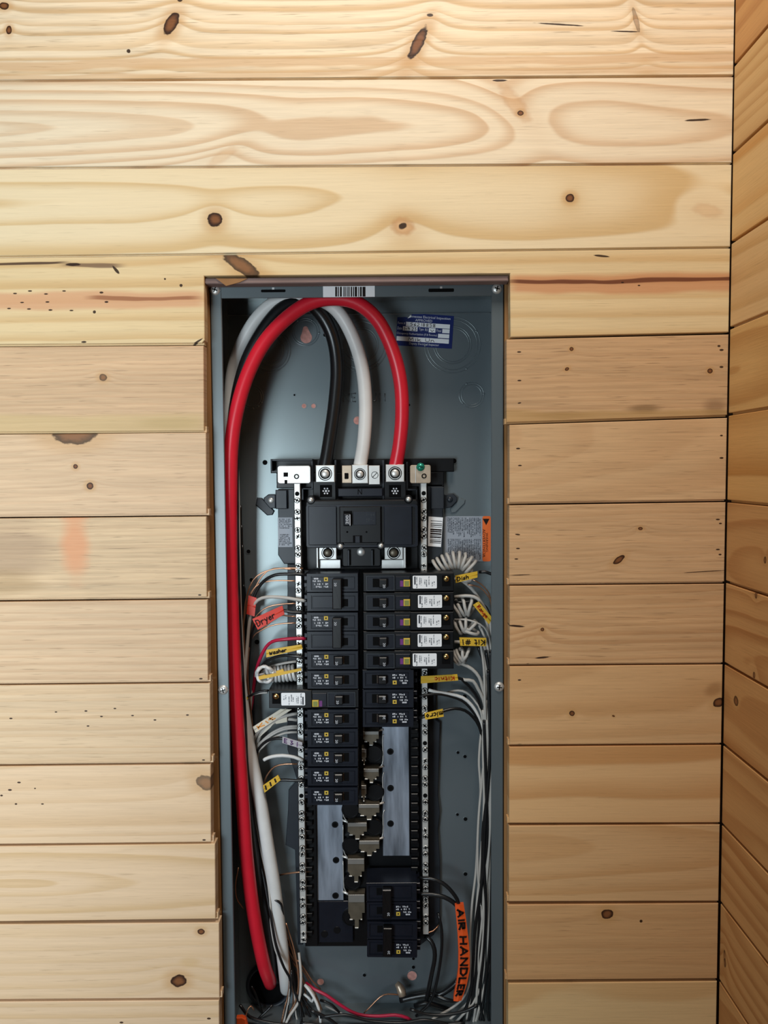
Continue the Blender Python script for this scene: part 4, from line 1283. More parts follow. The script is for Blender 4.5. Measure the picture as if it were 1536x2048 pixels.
# the three heavy service cables
e = wire('service_cable', 'red', 0.0090, [(790, 938, .082), (799, 890, .078), (804, 830, .074), (801, 765, .070), (786, 703, .064), (757, 643, .056), (716, 607, .050), (668, 597, .048), (622, 605, .047), (575, 635, .046), (530, 683, .045), (497, 745, .045),
     (475, 815, .045), (463, 890, .045), (460.5, 980, .045), (460.5, 1100, .046), (463, 1200, .047), (467, 1300, .048), (472, 1400, .050), (478, 1500, .053), (485, 1600, .057), (492, 1700, .062), (502, 1790, .067), (514, 1865, .073), (528, 1930, .082), (538, 1958, .095), (541, 1966, .114)],
     'thick red cable looping over the top and running down the left side', 'cable', 'heavy supply cables', n=20, root=True)
e = wire('service_cable', 'blackw', 0.0088, [(649, 940, .084), (659, 880, .086), (669, 810, .088), (674, 740, .088), (668, 685, .086), (651, 642, .082), (624, 612, .076), (592, 604, .070), (558, 622, .066), (522, 668, .064), (492, 728, .064), (474, 800, .064), (466, 880, .064), (464, 1000, .066), (468, 1200, .070), (478, 1400, .074), (492, 1600, .080), (512, 1760, .086), (528, 1850, .090), (540, 1920, .098), (548, 1960, .114)],
     'thick black cable looping beneath the red one to the left lug', 'cable', 'heavy supply cables', n=20, root=True)
pp = path([(650, 905, .0745), (658, 860, .077), (668, 800, .079), (671, 740, .0795), (664, 688, .0775)], 0, 0)
e = wire('service_cable', 'white', 0.0088, [(719, 938, .084), (728, 880, .084), (731, 810, .084), (725, 740, .083), (708, 680, .081), (680, 628, .077), (646, 602, .072), (600, 596, .070), (560, 600, .070), (522, 628, .072), (490, 676, .076), (467, 740, .080), (461, 820, .082), (463, 900, .083), (466, 980, .084), (468, 1100, .084), (471, 1230, .084), (480, 1370, .084), (497, 1490, .083), (520, 1600, .083), (535, 1690, .084), (548, 1770, .085), (558, 1850, .088), (568, 1930, .094), (572, 1968, .103), (573, 1978, .115)],
     'thick white cable from centre lug arching behind the red one', 'cable', 'heavy supply cables', n=20, root=True)
# conduit hub in the back at bottom left
hb = empty('conduit_hub', P(535, 1985, YK)); tag(hb, 'round grey conduit opening in the back where the thick cables leave', 'conduit')
p = P(538, 1972, YK - .004)
k = MB().tube([(p.x + .030 * math.cos(2 * math.pi * i / 36), YK - .003, p.z + .030 * math.sin(2 * math.pi * i / 36)) for i in range(36)], .003, 8, True); k.make('rim', M['wing'], hb)
MB().prism(disc(p.x, p.z, .029, 28), YK - .002, YK - .0003).make('opening', M['hole'], hb)


def flag(parent, pts, Y, m, text=None, ink='ink', turn=0, r4=(.08, .92, .22, .8), w=.0009, th=.0012, fold=True):
    """tape folded round a wire: pts TL,TR,BR,BL in the photo; turn = quarter turns of the lettering"""
    Ys = Y if isinstance(Y, (list, tuple)) else [Y] * 4
    c = [P(x, y, yy) for (x, y), yy in zip(pts, Ys)]
    b = MB()
    back = [v + Vector((0, th, 0)) for v in c]
    mid = lambda a, d: (a + d) / 2
    b.add(c + back, [(0, 1, 2, 3), (7, 6, 5, 4), (0, 4, 5, 1), (1, 5, 6, 2), (2, 6, 7, 3), (3, 7, 4, 0)])
    if fold:   # the bulge where it wraps the wire
        b.tube([mid(c[0], c[3]) + Vector((0, th, 0)), mid(mid(c[0], c[3]), mid(c[1], c[2])) + Vector((0, th * 1.2, 0)), mid(c[1], c[2]) + Vector((0, th, 0))], 0.0016, 8)
    o = b.make('tape_flag', M[m], parent)
    if text:
        Q = quad((c[3], c[2], c[1], c[0]), 0.0004)
        QQ = Q if turn == 0 else (lambda s, t: Q(1 - s, 1 - t)) if turn == 2 else (lambda s, t: Q(t, 1 - s))
        k = MB(); put_hand(k, text, QQ, *r4, w); k.make('handwriting', M[ink], o)
    return o


RC, RB, RG = 0.00225, 0.0021, 0.0010
# --- left side, from the top down
BL = [(488, 1290), (487, 1360), (494, 1430), (502, 1520), (512, 1620), (526, 1720), (548, 1830), (580, 1910)]   # the run down the left side


def lrun(dx, y0, ends=()):
    return [(x + dx, y) for x, y in BL if y > y0] + list(ends)


CL = 'left copper grounds'
wire('ground_wire', 'copper', RG, [(606, 1137), (570, 1136), (540, 1140), (514, 1152), (500, 1172), (491, 1205), (487, 1250)] + lrun(-3, 1270, [(606, 1960), (618, 2050)]), 'topmost bare copper wire arching left from the left silver bar', 'wire', CL, .082, .104, 6)
wire('ground_wire', 'copper', RG, [(592, 1139), (548, 1137), (526, 1150), (512, 1172), (499, 1195), (490, 1230), (485, 1270)] + lrun(-7, 1275, [(600, 1965), (604, 2050)]), 'bare copper wire crossing the topmost one, left of the bar', 'wire', CL, .084, .106, 6)
wire('ground_wire', 'copper', RG, [(592, 1162), (556, 1161), (530, 1164), (508, 1176), (494, 1205), (487, 1245)] + lrun(1, 1270, [(612, 1950), (640, 2010), (650, 2050)]), 'bare copper wire level with the top breaker, left side', 'wire', CL, .084, .108, 6)
e = wire('hot_wire', 'blackw', RB, [(612, 1150, .074), (580, 1148, .073), (550, 1150, .075), (528, 1162, .080), (513, 1182, .084), (505, 1205, .086), (499, 1240, .09), (494, 1290, .1)] + [(x + 4, y, .106) for x, y in BL[1:]], 'black wire entering the top left breaker, red tape round it', 'wire', 'hot wires on the left', n=10, root=True)
flag(e, [(497, 1191), (513, 1196), (509, 1233), (493, 1228)], .082, 'redtape')
wire('hot_wire', 'greywhite', RC, [(612, 1202, .074), (592, 1199, .073), (566, 1195, .074), (535, 1194, .078), (516, 1200, .082), (506, 1215, .085), (499, 1245, .086), (494, 1300, .088), (490, 1350, .09), (488, 1400, .1), (497, 1500, .106), (508, 1600, .108)], 'off-white wire into the second pole of the top left breaker', 'wire', n=10)
wire('ground_wire', 'copper', RG, [(592, 1207), (565, 1208), (538, 1213), (520, 1224), (508, 1240), (500, 1270)] + lrun(6, 1300), 'bare copper wire just above the Dryer tape', 'wire', CL, .086, .106, 6)
e = wire('hot_wire', 'blackw', RB, [(612, 1226, .074), (585, 1225, .073), (566, 1221, .074), (540, 1229, .076), (515, 1244, .08), (504, 1265, .088), (498, 1310, .1)] + [(x + 8, y, .108) for x, y in BL[1:]], 'black wire carrying the red Dryer tape flag', 'wire', 'hot wires on the left', n=10, root=True)
flag(e, [(504.5, 1238), (564.6, 1211), (569, 1228.5), (515.5, 1259.7)], (.070, .070, .071, .071), 'redtape', 'Dryer', 'ink', 0, (.06, .68, .22, .78), .0010)
wire('ground_wire', 'copper', RG, [(592, 1233), (575, 1232), (560, 1231), (540, 1245), (520, 1262)], 'short bare copper end behind the Dryer tape', 'wire', CL, .086, .1, 6)
wire('ground_wire', 'copper', RG, [(592, 1246), (565, 1247), (540, 1252), (520, 1262), (506, 1273), (498, 1300)] + lrun(9, 1340), 'bare copper wire just below the Dryer tape', 'wire', CL, .086, .108, 6)
wire('hot_wire', 'thinred', RC, [(612, 1277, .074), (592, 1277, .073), (565, 1279, .074), (545, 1283, .078), (533, 1293, .081), (523, 1311, .084), (514, 1335, .09), (508, 1370, .1), (504, 1430, .108), (508, 1520, .11), (520, 1640, .11)], 'thin red wire curving into the second left two-pole breaker', 'wire', n=10)
e = wire('hot_wire', 'blackw', RB, [(612, 1318, .075), (590, 1312, .075), (560, 1312, .08), (535, 1322, .086), (520, 1340, .094), (508, 1380, .104), (506, 1450, .108)] + [(x + 10, y, .109) for x, y in BL[3:]], 'black wire carrying the yellow washer tape flag', 'wire', 'hot wires on the left', n=10, root=True)
flag(e, [(532.5, 1300), (602.7, 1289), (605.5, 1298), (532.5, 1315)], .071, 'yellow', 'washer', 'ink', 0, (.09, .56, .24, .8), .0010)
wire('ground_wire', 'greywhite', 0.0016, [(592, 1323), (570, 1326), (545, 1332), (528, 1340), (515, 1352), (504, 1390), (500, 1440)], 'pale thin wire just under the washer tape', 'wire', None, .084, .106, 8)


def coil(name, spine, rc, turns, r, m, label, group, tail=(), lead=()):
    sp = smooth_path([P(*s) for s in spine], 0.002)
    n = int(turns * 16)
    pts = [P(*s) for s in lead]
    for k in range(n + 1):
        f = k / n * (len(sp) - 1)
        i = min(int(f), len(sp) - 2)
        c = sp[i].lerp(sp[i + 1], f - i)
        t = (sp[min(i + 2, len(sp) - 1)] - sp[max(i - 1, 0)]).normalized()
        a = Vector((0, 1, 0)); a = (a - t * a.dot(t)).normalized(); bq = t.cross(a)
        th = 2 * math.pi * turns * k / n
        pts.append(c + (a * math.cos(th) + bq * math.sin(th)) * rc)
    tl = [P(*s) for s in tail]
    if tl: pts += smooth_path([pts[-1]] + tl, .006)[1:]
    b = MB().tube(pts, r, 8)
    o = b.make(name, M[m], None, origin=pts[0])
    tag(o, label, 'wire', group)
    return o


GP = 'coiled white neutral pigtails'
coil('coiled_pigtail', [(592, 1345, .092), (570, 1347, .092), (548, 1348, .090), (532, 1350, .088)], 0.0095, 8, 0.0021, 'white', 'white coiled pigtail behind the folded yellow flag, left side', GP, [(512, 1352, .082), (518, 1336, .078), (533, 1334, .076), (545, 1342, .078)])
k = MB()
cp = P(530, 1349, .076)
k.tube([(cp.x + .0105 * math.cos(2 * math.pi * i / 28), cp.y + .003 * math.sin(i), cp.z + .0105 * math.sin(2 * math.pi * i / 28)) for i in range(28)], .0022, 8, True)
e = empty('neutral_wire', cp); tag(e, 'white wire loop at the end of the left coil, with folded yellow flag', 'wire')
k.make('loop', M['white'], e)
flag(e, [(518, 1353), (602, 1336.5), (603, 1341.5), (517, 1360)], .072, 'yellow', fold=False)
flag(e, [(517, 1353), (530, 1349), (531, 1352), (518, 1359)], .0735, 'yellow', fold=False)
flag(e, [(552, 1342.5), (566, 1338), (568, 1343), (553, 1347)], .073, 'yellow', fold=False)
wire('neutral_wire', 'greywhite', 0.0016, [(535, 1385, .08), (518, 1386, .084), (500, 1392, .09), (496, 1406, .1), (505, 1480, .108), (515, 1580, .11)], 'grey thin wire left of the white-labelled left breaker', 'wire')
e = wire('hot_wire', 'blackw', 0.0016, [(537, 1381, .078), (520, 1383, .080), (500, 1391, .082), (492, 1399, .086), (488, 1420, .1), (498, 1500, .108)], 'thin black wire with a brown-yellow tag next to the red cable', 'wire', root=True)
flag(e, [(482, 1394), (488, 1387), (496, 1397), (489, 1408)], .080, 'yellow', fold=False)
# cream tape flags and the wires round them
e = wire('neutral_wire', 'greywhite', RC, [(594, 1427, .082), (578, 1430, .080), (556, 1437, .078), (528, 1453, .080), (513, 1470, .09), (507, 1500, .1), (514, 1580, .108)], 'wire carrying the cream tape flag with orange writing', 'wire', 'white wires by the cream flags', root=True)
flag(e, [(505.5, 1454), (561, 1418), (583.5, 1419), (510.6, 1465.8)], .072, 'cream', 'Kit', 'orangeink', 0, (.12, .6, .25, .75), .0012)
e = wire('neutral_wire', 'greywhite', RC, [(594, 1440, .084), (573, 1438, .083), (550, 1444, .082), (528, 1460, .084), (517, 1480, .092), (512, 1520, .104), (518, 1600, .11)], 'wire carrying the plain cream tape just below the orange-written flag', 'wire', 'white wires by the cream flags', root=True)
flag(e, [(549, 1440), (574, 1430), (574, 1444), (552, 1448)], .078, 'cream', fold=False)
flag(e, [(516, 1477), (530, 1459), (553, 1440), (540, 1456)], .079, 'cream', fold=False)
for k, (ya, yb_) in enumerate(((1452, 1493), (1456, 1500), (1464, 1504))):
    wire('neutral_wire', 'greywhite', 0.0017, [(594, ya, .084), (570, ya + 2, .083), (545, ya + 13, .083), (525, ya + 30, .086), (514 + k, yb_ + 4, .094), (512 + 2 * k, yb_ + 50, .106), (522 + 2 * k, yb_ + 140, .11)],
         ('upper of three thin pale wires arching left above the grey flag', 'middle of three thin pale wires arching left above the grey flag', 'lower of three thin pale wires arching left above the grey flag')[k], 'wire', 'thin pale wires on the left')
e = wire('hot_wire', 'blackw', RB, [(612, 1492, .074), (590, 1485, .074), (565, 1477, .076), (540, 1479, .080), (522, 1492, .086), (512, 1515, .096), (512, 1570, .106), (524, 1670, .11)], 'black wire with the grey tape flag marked in purple', 'wire', 'hot wires on the left', root=True)
flag(e, [(565, 1473.5), (604.6, 1485), (604, 1498), (564.6, 1486)], .071, 'greytape', 'E 3 l', 'purpleink', 0, (.1, .75, .2, .8), .0009)
wire('neutral_wire', 'white', 0.0024, [(605, 1521, .080), (588, 1514, .078), (565, 1511, .077), (545, 1513, .078), (533, 1517, .080), (528, 1520, .081)], 'short bent white wire end beside the tenth left breaker', 'wire')
wire('ground_wire', 'copper', 0.0012, [(594, 1528), (570, 1528), (550, 1533), (538, 1545), (530, 1560), (526, 1585), (530, 1640), (545, 1740), (572, 1860), (606, 1960), (640, 2010), (646, 2050)], 'bare copper wire under the short bent white end', 'wire', CL, .084, .108, 8)
e = wire('hot_wire', 'blackw', RB, [(612, 1562, .076), (590, 1561, .076), (562, 1560, .078), (545, 1566, .080), (530, 1580, .088), (524, 1620, .104), (534, 1700, .11), (560, 1830, .108)], 'black wire with the lowest yellow flag, two dark strokes on it', 'wire', 'hot wires on the left', root=True)
flag(e, [(526, 1571), (556, 1550), (561, 1560.5), (529, 1585.5)], .074, 'yellow', 'l l l', 'ink', 0, (.1, .75, .25, .75), .0016)
wire('ground_wire', 'copper', 0.0012, [(623, 1742, .092), (600, 1744, .093), (575, 1747, .098), (560, 1750, .104)], 'short copper end crossing the lower left silver bar', 'wire', CL)
# loose wires low on the left
LW = [('blackw', .0016, [(500, 1600, .1), (512, 1680, .098), (528, 1760, .09), (541, 1790, .082), (551, 1800, .078), (562, 1808, .078), (566, 1830, .086), (572, 1880, .1), (580, 1940, .108)], 'black wire crossing in front of the thick white cable'),
      ('greywhite', .0014, [(508, 1620, .096), (520, 1690, .09), (533, 1750, .082), (540, 1800, .078), (542, 1850, .078), (551, 1900, .076), (565, 1930, .074), (580, 1960, .076), (574, 2020, .08), (562, 2060, .08)], 'thin pale wire lying along the left edge of the thick white cable'),
      ('blackw', .0018, [(506, 1620, .1), (517, 1700, .094), (530, 1770, .084), (541, 1830, .076), (552, 1890, .073), (568, 1935, .073), (581, 1962, .076), (576, 2010, .08), (570, 2060, .08)], 'black wire slanting down across the lower thick white cable'),
      ('copper', .0011, [(567, 1850, .098), (576, 1900, .092), (579, 1950, .086), (576, 1990, .084), (568, 2020, .08), (560, 2060, .08)], 'copper wire dropping right of the thick white cable end'),
      ('copper', .0011, [(572, 1846, .1), (586, 1890, .096), (594, 1930, .092), (597, 1970, .088), (590, 2005, .086), (576, 2030, .084), (566, 2060, .08)], 'copper wire bowing right near the bottom left'),
      ('copper', .0010, [(595, 1920, .1), (610, 1940, .1), (625, 1962, .1), (641, 1978, .1)], 'short straight copper wire below the left silver bar'),
      ('greywhite', .0019, [(598, 1905, .098), (602, 1950, .09), (600, 1990, .086), (594, 2010, .084), (580, 2030, .08), (566, 2060, .078)], 'pale wire curving to the bottom edge left of centre'),
      ('white', .0020, [(610, 1970, .092), (622, 1985, .086), (633, 2005, .082), (640, 2030, .08), (642, 2065, .08)], 'white wire arching down at bottom centre left'),
      ('white', .0018, [(608, 1988, .096), (618, 1996, .092), (624, 2003, .092), (628, 1990, .092), (618, 1976, .092), (609, 1970, .094)], 'small white wire loop at bottom centre left'),
      ('blackw', .0019, [(582, 1940, .09), (590, 1985, .086), (600, 2010, .084), (604, 2060, .08)], 'black wire falling to the bottom beneath the left bar'),
      ('blackw', .0017, [(545, 2010, .09), (530, 2025, .088), (515, 2040, .084), (508, 2060, .08)], 'black wire slanting left across the bottom conduit opening'),
      ('blackw', .0017, [(503, 1972, .1), (512, 1990, .1), (520, 2012, .1), (528, 2040, .098), (530, 2060, .096)], 'black wire dropping along the conduit opening'),
      ('greywhite', .0012, [(586, 1960, .09), (590, 2000, .088), (592, 2030, .088), (600, 2060, .086)], 'thin grey wire straight down at the bottom'),
      ('copper', .0010, [(566, 2060, .084), (552, 2050, .086), (538, 2046, .088), (518, 2050, .088)], 'copper bit lying at the very bottom left'),
      ('thinred', .0021, [(612, 1966, .1), (628, 1978, .092), (652, 1990, .088), (678, 2008, .085), (704, 2024, .084), (728, 2031, .084), (760, 2032, .084), (790, 2030, .084), (815, 2036, .084), (835, 2052, .084), (845, 2068, .084)], 'pinkish red wire sweeping across the bottom of the box'),
      ('blackw', .0018, [(640, 2000, .1), (664, 2010, .098), (690, 2040, .096), (700, 2060, .094)], 'black wire below the pinkish red one'),
      ('white', .0012, [(650, 2012, .098), (690, 2030, .096), (720, 2037, .094), (760, 2040, .094)], 'thin white wire hugging the underside of the pinkish red one'),
      ('copper', .0010, [(728, 2026, .09), (742, 2012, .09), (760, 1994, .092), (776, 1988, .094), (800, 1990, .096)], 'copper wire curling up to the brown wire nut')]
for k, pts in enumerate(([(640, 2034), (690, 2030), (740, 2042), (800, 2046), (850, 2040), (900, 2050), (930, 2062)], [(600, 2046), (660, 2052), (720, 2050), (790, 2054), (860, 2052), (930, 2046)],  # added black wires, standing in for the shade along the box bottom
                         [(620, 2020), (655, 2036), (680, 2056), (690, 2075)], [(820, 2018), (850, 2028), (890, 2030), (930, 2022), (956, 2010)], [(480, 2010), (500, 2034), (540, 2046), (590, 2052)])):
    LW.append(('blackw', .0021, [(x, y, .075) for x, y in pts], ('added black wire standing in for shade, behind the pinkish red one', 'lowest of the added black wires darkening the bottom edge of the box', 'added black wire standing in for shade, bending down right of the tangle',
              'added black wire darkening the bottom right, under the taped splices', 'added black wire darkening the bottom left, beneath the conduit opening')[k]))
for m, r, pts, lab in LW:
    wire('loose_wire', m, r, pts, lab, 'wire', 'loose wires low in the box')
for k, (dx, m) in enumerate(((-2, 'blackw'), (3, 'blackw'), (7, 'blackw'), (-5, 'copper'), (11, 'blackw'))):
    wire('feeder_wire', m, .0017 if m != 'copper' else .0011, [(482 + dx * .4, 1010 + 40 * k, .100), (484 + dx * .6, 1200, .102), (488 + dx, 1400, .104), (499 + dx, 1520, .104), (510 + dx, 1640, .104), (524 + dx, 1740, .104), (545 + dx, 1850, .103), (575 + dx, 1930, .1), (592 + dx, 1990, .096), (600 + 5 * dx, 2060, .09)],
         ('black wire of the left bundle, leftmost in it', 'black wire of the left bundle, second in it', 'black wire of the left bundle, third in it', 'copper wire of the left bundle behind the red cable', 'black wire of the left bundle, nearest the bars')[k], 'wire', 'bundle down the left side')
wire('ground_wire', 'copper', .0007, [(477, 1735, .06), (471, 1770, .06), (473, 1795, .062), (480, 1808, .066), (488, 1818, .07)], 'hair-thin copper strand left of the red cable', 'wire')
ot = empty('taped_wire_end', P(478, 2040, .07)); tag(ot, 'wire end wrapped in orange tape at the bottom left corner', 'wire')
MB().prism([(P(x, y, .06).x, P(x, y, .06).z) for x, y in ((473, 2034), (484, 2033), (492, 2037), (497, 2060), (473, 2060))], .058, .064, .001).make('orange_tape', M['orange'], ot)
MB().tube(smooth_path([P(490, 2040, .062), P(495, 2020, .064), P(502, 2012, .066), P(508, 2020, .068)]), .0010, 6).make('strand', M['copper'], ot)
wn = empty('wire_nut', P(800, 1985, .1)); tag(wn, 'brown wire nut low in the box below the crooked breaker', 'wire nut')
MB().tube([P(793, 1966, .1), P(798, 1972, .098), P(803, 1982, .096), P(805, 1992, .094)], [.0035, .0048, .0062, .0052], 12).make('cap', M['tan'], wn)

# --- right side
GR = 'white wire bundle down the right side'
LBL = ['outermost off-white wire of the right bundle, bowing furthest left near the orange tape'] + ['off-white wire in the middle of the bundle down the right side'] * 7 + ['rightmost off-white wire of the right bundle, lying against the right flange']
RB_ = [  # x at y = 1250,1350,1450,1550,1650,1750,1850,1950,2050
    [(958, 1250), (974, 1290), (978, 1340), (971, 1400), (964, 1450), (958, 1520), (961, 1580), (956, 1660), (952, 1740), (944, 1810), (940, 1880), (941, 1950), (930, 1990), (905, 2015), (870, 2035), (840, 2055)],
    [(962, 1256), (976, 1300), (974, 1360), (968, 1430), (966, 1500), (968, 1600), (964, 1680), (958, 1760), (952, 1830), (950, 1900), (946, 1960), (938, 2010), (930, 2060)],
    [(965, 1300), (978, 1380), (976, 1460), (980, 1550), (976, 1650), (972, 1740), (970, 1820), (964, 1900), (955, 1970), (952, 2010), (944, 2060)],
    [(960, 1280), (968, 1340), (970, 1420), (974, 1500), (972, 1600), (968, 1700), (962, 1790), (956, 1870), (958, 1950), (962, 2010), (966, 2060)],
    [(970, 1330), (980, 1420), (982, 1520), (979, 1620), (977, 1720), (975, 1800), (976, 1880), (974, 1950), (964, 2000), (948, 2060)],
    [(972, 1400), (972, 1480), (964, 1560), (957, 1640), (955, 1720), (960, 1800), (968, 1880), (966, 1950), (950, 2000), (925, 2030), (895, 2060)],
    [(966, 1420), (975, 1500), (978, 1580), (970, 1660), (964, 1730), (966, 1800), (960, 1870), (952, 1950), (942, 1995), (915, 2025), (880, 2055)],
    [(974, 1440), (981, 1540), (980, 1660), (972, 1770), (962, 1860), (956, 1920), (962, 1980), (968, 2060)],
    [(982, 1420), (984, 1560), (982, 1700), (980, 1820), (978, 1920), (966, 1985), (952, 2040), (946, 2062)],
]
for k, pts in enumerate(RB_):
    wire('neutral_wire', 'greywhite', .0017, pts, LBL[k], 'wire', GR, .090 - .0025 * (k % 4), .088 - .003 * (k % 3))
for k, pts in enumerate(([(955, 1290), (972, 1340), (982, 1400), (978, 1480), (976, 1560), (966, 1660), (963, 1760), (958, 1860), (950, 1960), (934, 2060)], [(972, 1300), (984, 1400), (986, 1520), (985, 1650), (983, 1780), (980, 1880), (972, 1960), (958, 2060)],
                         [(968, 1440), (972, 1560), (974, 1680), (960, 1790), (950, 1860), (946, 1930), (940, 1990), (915, 2060)], [(976, 1340), (980, 1500), (972, 1620), (968, 1720), (972, 1820), (966, 1920), (960, 2000), (972, 2060)], [(980, 1300), (986, 1450), (987, 1600), (986, 1760), (984, 1900), (976, 2000), (980, 2060)])):
    wire('hot_wire', 'blackw', .0021, pts, 'black wire mixed into the white bundle down the right side', 'wire', 'black wires in the right bundle', .088 - .003 * k, .084)
# coils of the pigtails
coil('coiled_pigtail', [(872, 1136, .094), (890, 1126, .092), (910, 1120, .09), (930, 1124, .088), (944, 1138, .086)], 0.0105, 9, .0022, 'greywhite', 'fan-shaped coiled pigtail above the Dish tape flag', GP, [(940, 1162, .084), (925, 1160, .082)])
e = wire('neutral_wire', 'greywhite', RC, [(909, 1158, .085), (925, 1162, .086), (944, 1178, .088), (957, 1196, .090), (968, 1222, .092), (976, 1260, .094), (982, 1330, .096)], 'pale wire beneath the yellow Dish tape flag', 'wire', root=True)
flag(e, [(910.5, 1151.5), (955, 1142.5), (955, 1155), (911.5, 1166)], .074, 'yellow', 'Dish', 'ink', 0, (.08, .58, .2, .75), .0009)
coil('coiled_pigtail', [(908, 1222, .092), (920, 1216, .092), (934, 1212, .090), (946, 1216, .088)], 0.0115, 4, .0022, 'greywhite', 'loose coiled pigtail left of the orange-lettered slanting flag', GP)
e = wire('neutral_wire', 'greywhite', RC, [(909, 1194, .085), (922, 1192, .084), (940, 1192, .082), (955, 1197, .082), (968, 1214, .084), (978, 1236, .088), (984, 1270, .092)], 'pale wire carrying the slanting yellow flag', 'wire', root=True)
flag(e, [(957.5, 1203), (985, 1236), (978, 1249), (946, 1210)], .074, 'yellow', 'Range', 'redink', 0, (.15, .75, .25, .75), .0009)
coil('coiled_pigtail', [(912, 1255, .092), (922, 1252, .09), (934, 1250, .088), (944, 1256, .086), (940, 1268, .086)], 0.0095, 5, .0022, 'greywhite', 'tangled coiled pigtail just above the Kit #1 flag', GP)
coil('coiled_pigtail', [(909, 1318, .092), (920, 1312, .09), (930, 1308, .088), (936, 1314, .087)], 0.0095, 5, .0022, 'greywhite', 'coiled pigtail just below the Kit #1 flag', GP)
e = wire('neutral_wire', 'greywhite', RC, [(909, 1284, .086), (930, 1284, .084), (960, 1283, .084), (970, 1300, .088), (973, 1330, .09), (968, 1355, .092)], 'pale wire carrying the upside-down Kit #1 flag', 'wire', root=True)
flag(e, [(918.7, 1275), (972.5, 1276), (972.5, 1292.5), (920.5, 1291.5)], .076, 'yellow', 'Kit #1', 'ink', 2, (.06, .88, .25, .85), .0010)
wire('neutral_wire', 'greywhite', RC, [(909, 1324, .086), (925, 1328, .085), (944, 1338, .085), (958, 1354, .086), (965, 1376, .088), (970, 1410, .09), (972, 1470, .09)], 'pale wire leaving the lowest white-labelled breaker', 'wire', n=10)
wire('neutral_wire', 'greywhite', .0013, [(909, 1239, .085), (930, 1239, .083), (950, 1244, .082), (968, 1254, .084), (978, 1275, .088), (984, 1320, .092)], 'thin pale wire leaving the middle white-labelled breaker', 'wire')
wire('hot_wire', 'blackw', RB, [(909, 1205, .084), (930, 1205, .084), (952, 1203, .086), (972, 1215, .09), (985, 1250, .094)], 'black wire leaving the second white-labelled breaker', 'wire')
wire('hot_wire', 'blackw', RB, [(958, 1144, .09), (970, 1144, .088), (980, 1147, .088), (992, 1152, .09)], 'short black wire touching the right flange beside Dish flag', 'wire')
for k, pts in enumerate(([(945, 1159), (962, 1168), (975, 1182), (981, 1197), (985, 1230)], [(935, 1169), (958, 1174), (974, 1189), (982, 1205), (985, 1240)])):
    wire('ground_wire', 'copper', .0010, pts, ('upper bare copper wire right of the Dish flag', 'lower bare copper wire right of the Dish flag')[k], 'wire', 'copper wires on the right', .08, .09, 6)
e = wire('hot_wire', 'blackw', RB, [(836, 1360, .078), (870, 1358, .076), (916, 1356, .078), (928, 1363, .08), (943, 1378, .084), (956, 1398, .088), (964, 1430, .092)], 'black wire carrying the long yellow flag with red letters', 'wire', 'hot wires on the right', root=True)
flag(e, [(841.8, 1352.5), (914.5, 1348.5), (916.5, 1361), (841.8, 1367)], .073, 'yellow', 'Kitnic', 'redink', 2, (.1, .62, .3, .85), .0009)
wire('neutral_wire', 'greywhite', RC, [(918, 1357, .08), (930, 1360, .08), (946, 1362, .081), (956, 1378, .084), (966, 1398, .087), (972, 1430, .09), (975, 1500, .09)], 'pale wire leaving the right end of the long red-lettered flag', 'wire', n=10)
wire('neutral_wire', 'white', .0022, [(857, 1380, .080), (875, 1384, .082), (900, 1388, .083), (925, 1395, .084), (943, 1410, .086), (956, 1432, .088), (964, 1460, .09), (972, 1530, .09)], 'white wire end at right bar, under the red-lettered flag', 'wire', n=10)
wire('hot_wire', 'blackw', .0018, [(838, 1393, .078), (870, 1388, .08), (895, 1391, .082), (925, 1402, .084), (945, 1422, .086), (958, 1446, .088), (968, 1490, .09)], 'black wire hanging under the white wire end', 'wire', 'hot wires on the right')
wire('neutral_wire', 'greywhite', .0017, [(893, 1386, .095), (908, 1382, .094), (925, 1382, .092), (940, 1390, .09), (952, 1405, .09), (962, 1424, .09), (970, 1480, .092)], 'pale thin wire humped above the white wire end', 'wire', n=8)
e = wire('hot_wire', 'blackw', RB, [(838, 1436, .078), (868, 1428, .076), (890, 1421, .078), (910, 1417, .080), (930, 1421, .083), (946, 1434, .086), (958, 1452, .088), (966, 1485, .09), (972, 1560, .092)], 'black wire carrying the small yellow micro flag', 'wire', 'hot wires on the right', root=True)
flag(e, [(849.4, 1426.4), (885.5, 1417.7), (887.5, 1433.3), (850.4, 1439.5)], .072, 'yellow', 'micro', 'ink', 2, (.04, .92, .25, .9), .0010)
# air handler pair with its orange tape
e = wire('air_handler_wire', 'blackw', .0026, [(836, 1757, .082), (860, 1757, .078), (885, 1766, .076), (905, 1785, .074), (918, 1810, .074), (926, 1870, .074), (928, 1930, .076), (923, 1970, .08), (915, 2000, .086), (895, 2000, .094), (870, 1990, .1)], 'black wire pair wrapped in the long orange tape', 'wire', 'air handler feed', n=10, root=True)
MB().tube(path([(836, 1788, .082), (865, 1789, .08), (888, 1794, .078), (906, 1804, .077), (916, 1814, .076)], 0, 0), .0030, 10).make('second_wire', M['blackw'], e)
edge = [((910, 1810), (927.5, 1809)), ((913, 1840), (932, 1838)), ((915.5, 1870), (936, 1870)), ((917, 1905), (939.5, 1905)), ((916.5, 1940), (939.5, 1940)), ((913, 1968), (934, 1968)), ((908, 1992), (927, 1990)), ((907, 2002), (923, 2001))]
YA = .070
b = MB()
vs = []
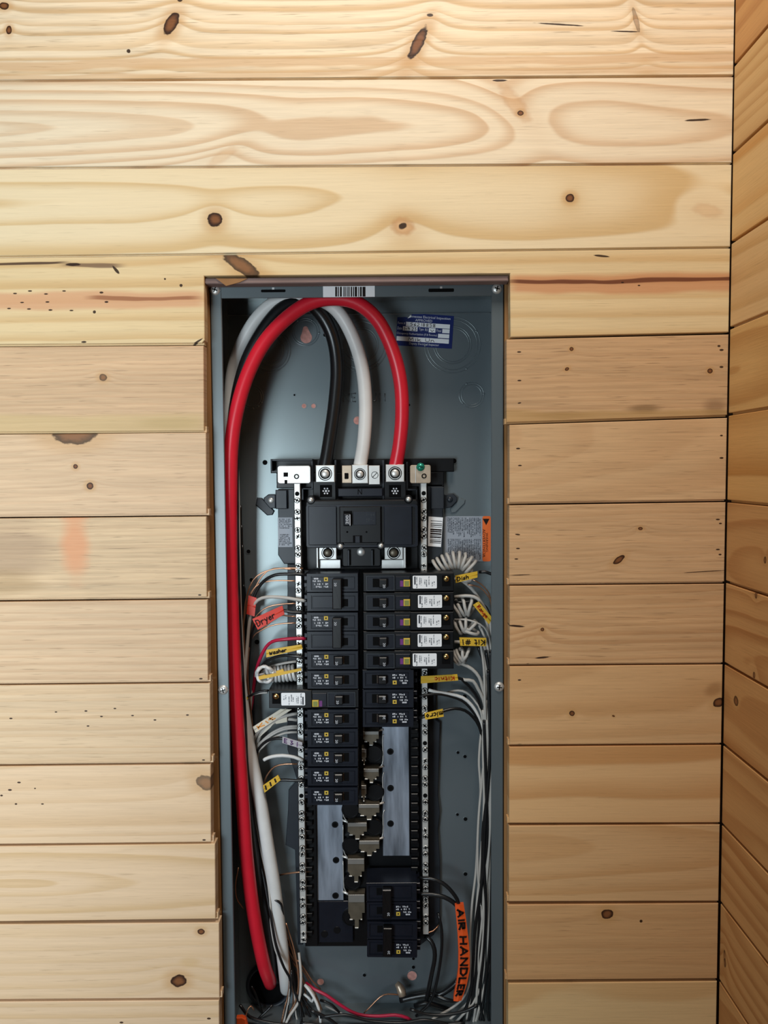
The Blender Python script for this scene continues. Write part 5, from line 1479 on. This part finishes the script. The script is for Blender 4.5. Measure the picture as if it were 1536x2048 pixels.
for l_, r_ in edge:
    A, B = P(*l_, YA), P(*r_, YA)
    mdl = (A + B) / 2 + Vector((0, -.0015, 0))
    vs += [A, mdl, B, B + Vector((0, .006, 0)), A + Vector((0, .006, 0))]
fs = []
for i in range(len(edge) - 1):
    for j in range(5):
        fs.append((i * 5 + j, i * 5 + (j + 1) % 5, i * 5 + 5 + (j + 1) % 5, i * 5 + 5 + j))
fs += [(0, 1, 2, 3, 4), tuple(range(len(vs) - 5, len(vs)))]
b.add(vs, fs)
tp = b.make('tape_flag', M['orange'], e)


def QA(s, t):
    f = min(max(s, 0), .999) * (len(edge) - 1)
    i = int(f)
    L = Vector(edge[i][0]).lerp(Vector(edge[i + 1][0]), f - i); Rr = Vector(edge[i][1]).lerp(Vector(edge[i + 1][1]), f - i)
    q_ = L.lerp(Rr, t)
    return P(q_.x, q_.y, YA - .0017 - .0006)


k = MB(); put_hand(k, 'AIR HANDLER', QA, .05, .86, .20, .78, .0019); k.make('handwriting', M['ink'], tp)
wire('hot_wire', 'blackw', .0030, [(850, 1872, .09), (862, 1882, .086), (869, 1900, .084), (869, 1920, .084), (864, 1945, .086), (858, 1975, .09), (853, 2000, .096)], 'thick glossy black wire below the right silver bar', 'wire', 'wires low on the right', n=10)
wire('hot_wire', 'blackw', .0020, [(876, 1826, .088), (882, 1850, .086), (884, 1880, .085), (881, 1920, .086), (872, 1970, .088), (860, 2005, .09), (832, 2032, .092)], 'long black wire curving right of the thick glossy one', 'wire', 'wires low on the right', n=8)
wire('ground_wire', 'copper', .0010, [(852, 1866, .09), (866, 1862, .092), (878, 1850, .096)], 'short copper end at the foot of the right bar', 'wire')
wire('tape_wrapped_splice', 'blackw', .0042, [(800, 2000, .108), (825, 1994, .106), (850, 1990, .104), (880, 1988, .102), (905, 1972, .1), (915, 1962, .1)], 'lumpy black taped splice at bottom right of the box', 'wire', None, n=10)
wire('tape_wrapped_splice', 'blackw', .0036, [(830, 2012, .108), (850, 2006, .104), (875, 2012, .104), (900, 2020, .106)], 'second black taped splice lower than the lumpy one', 'wire', None, n=10)

for o in bpy.data.objects:
    if '_o' in o: del o['_o']
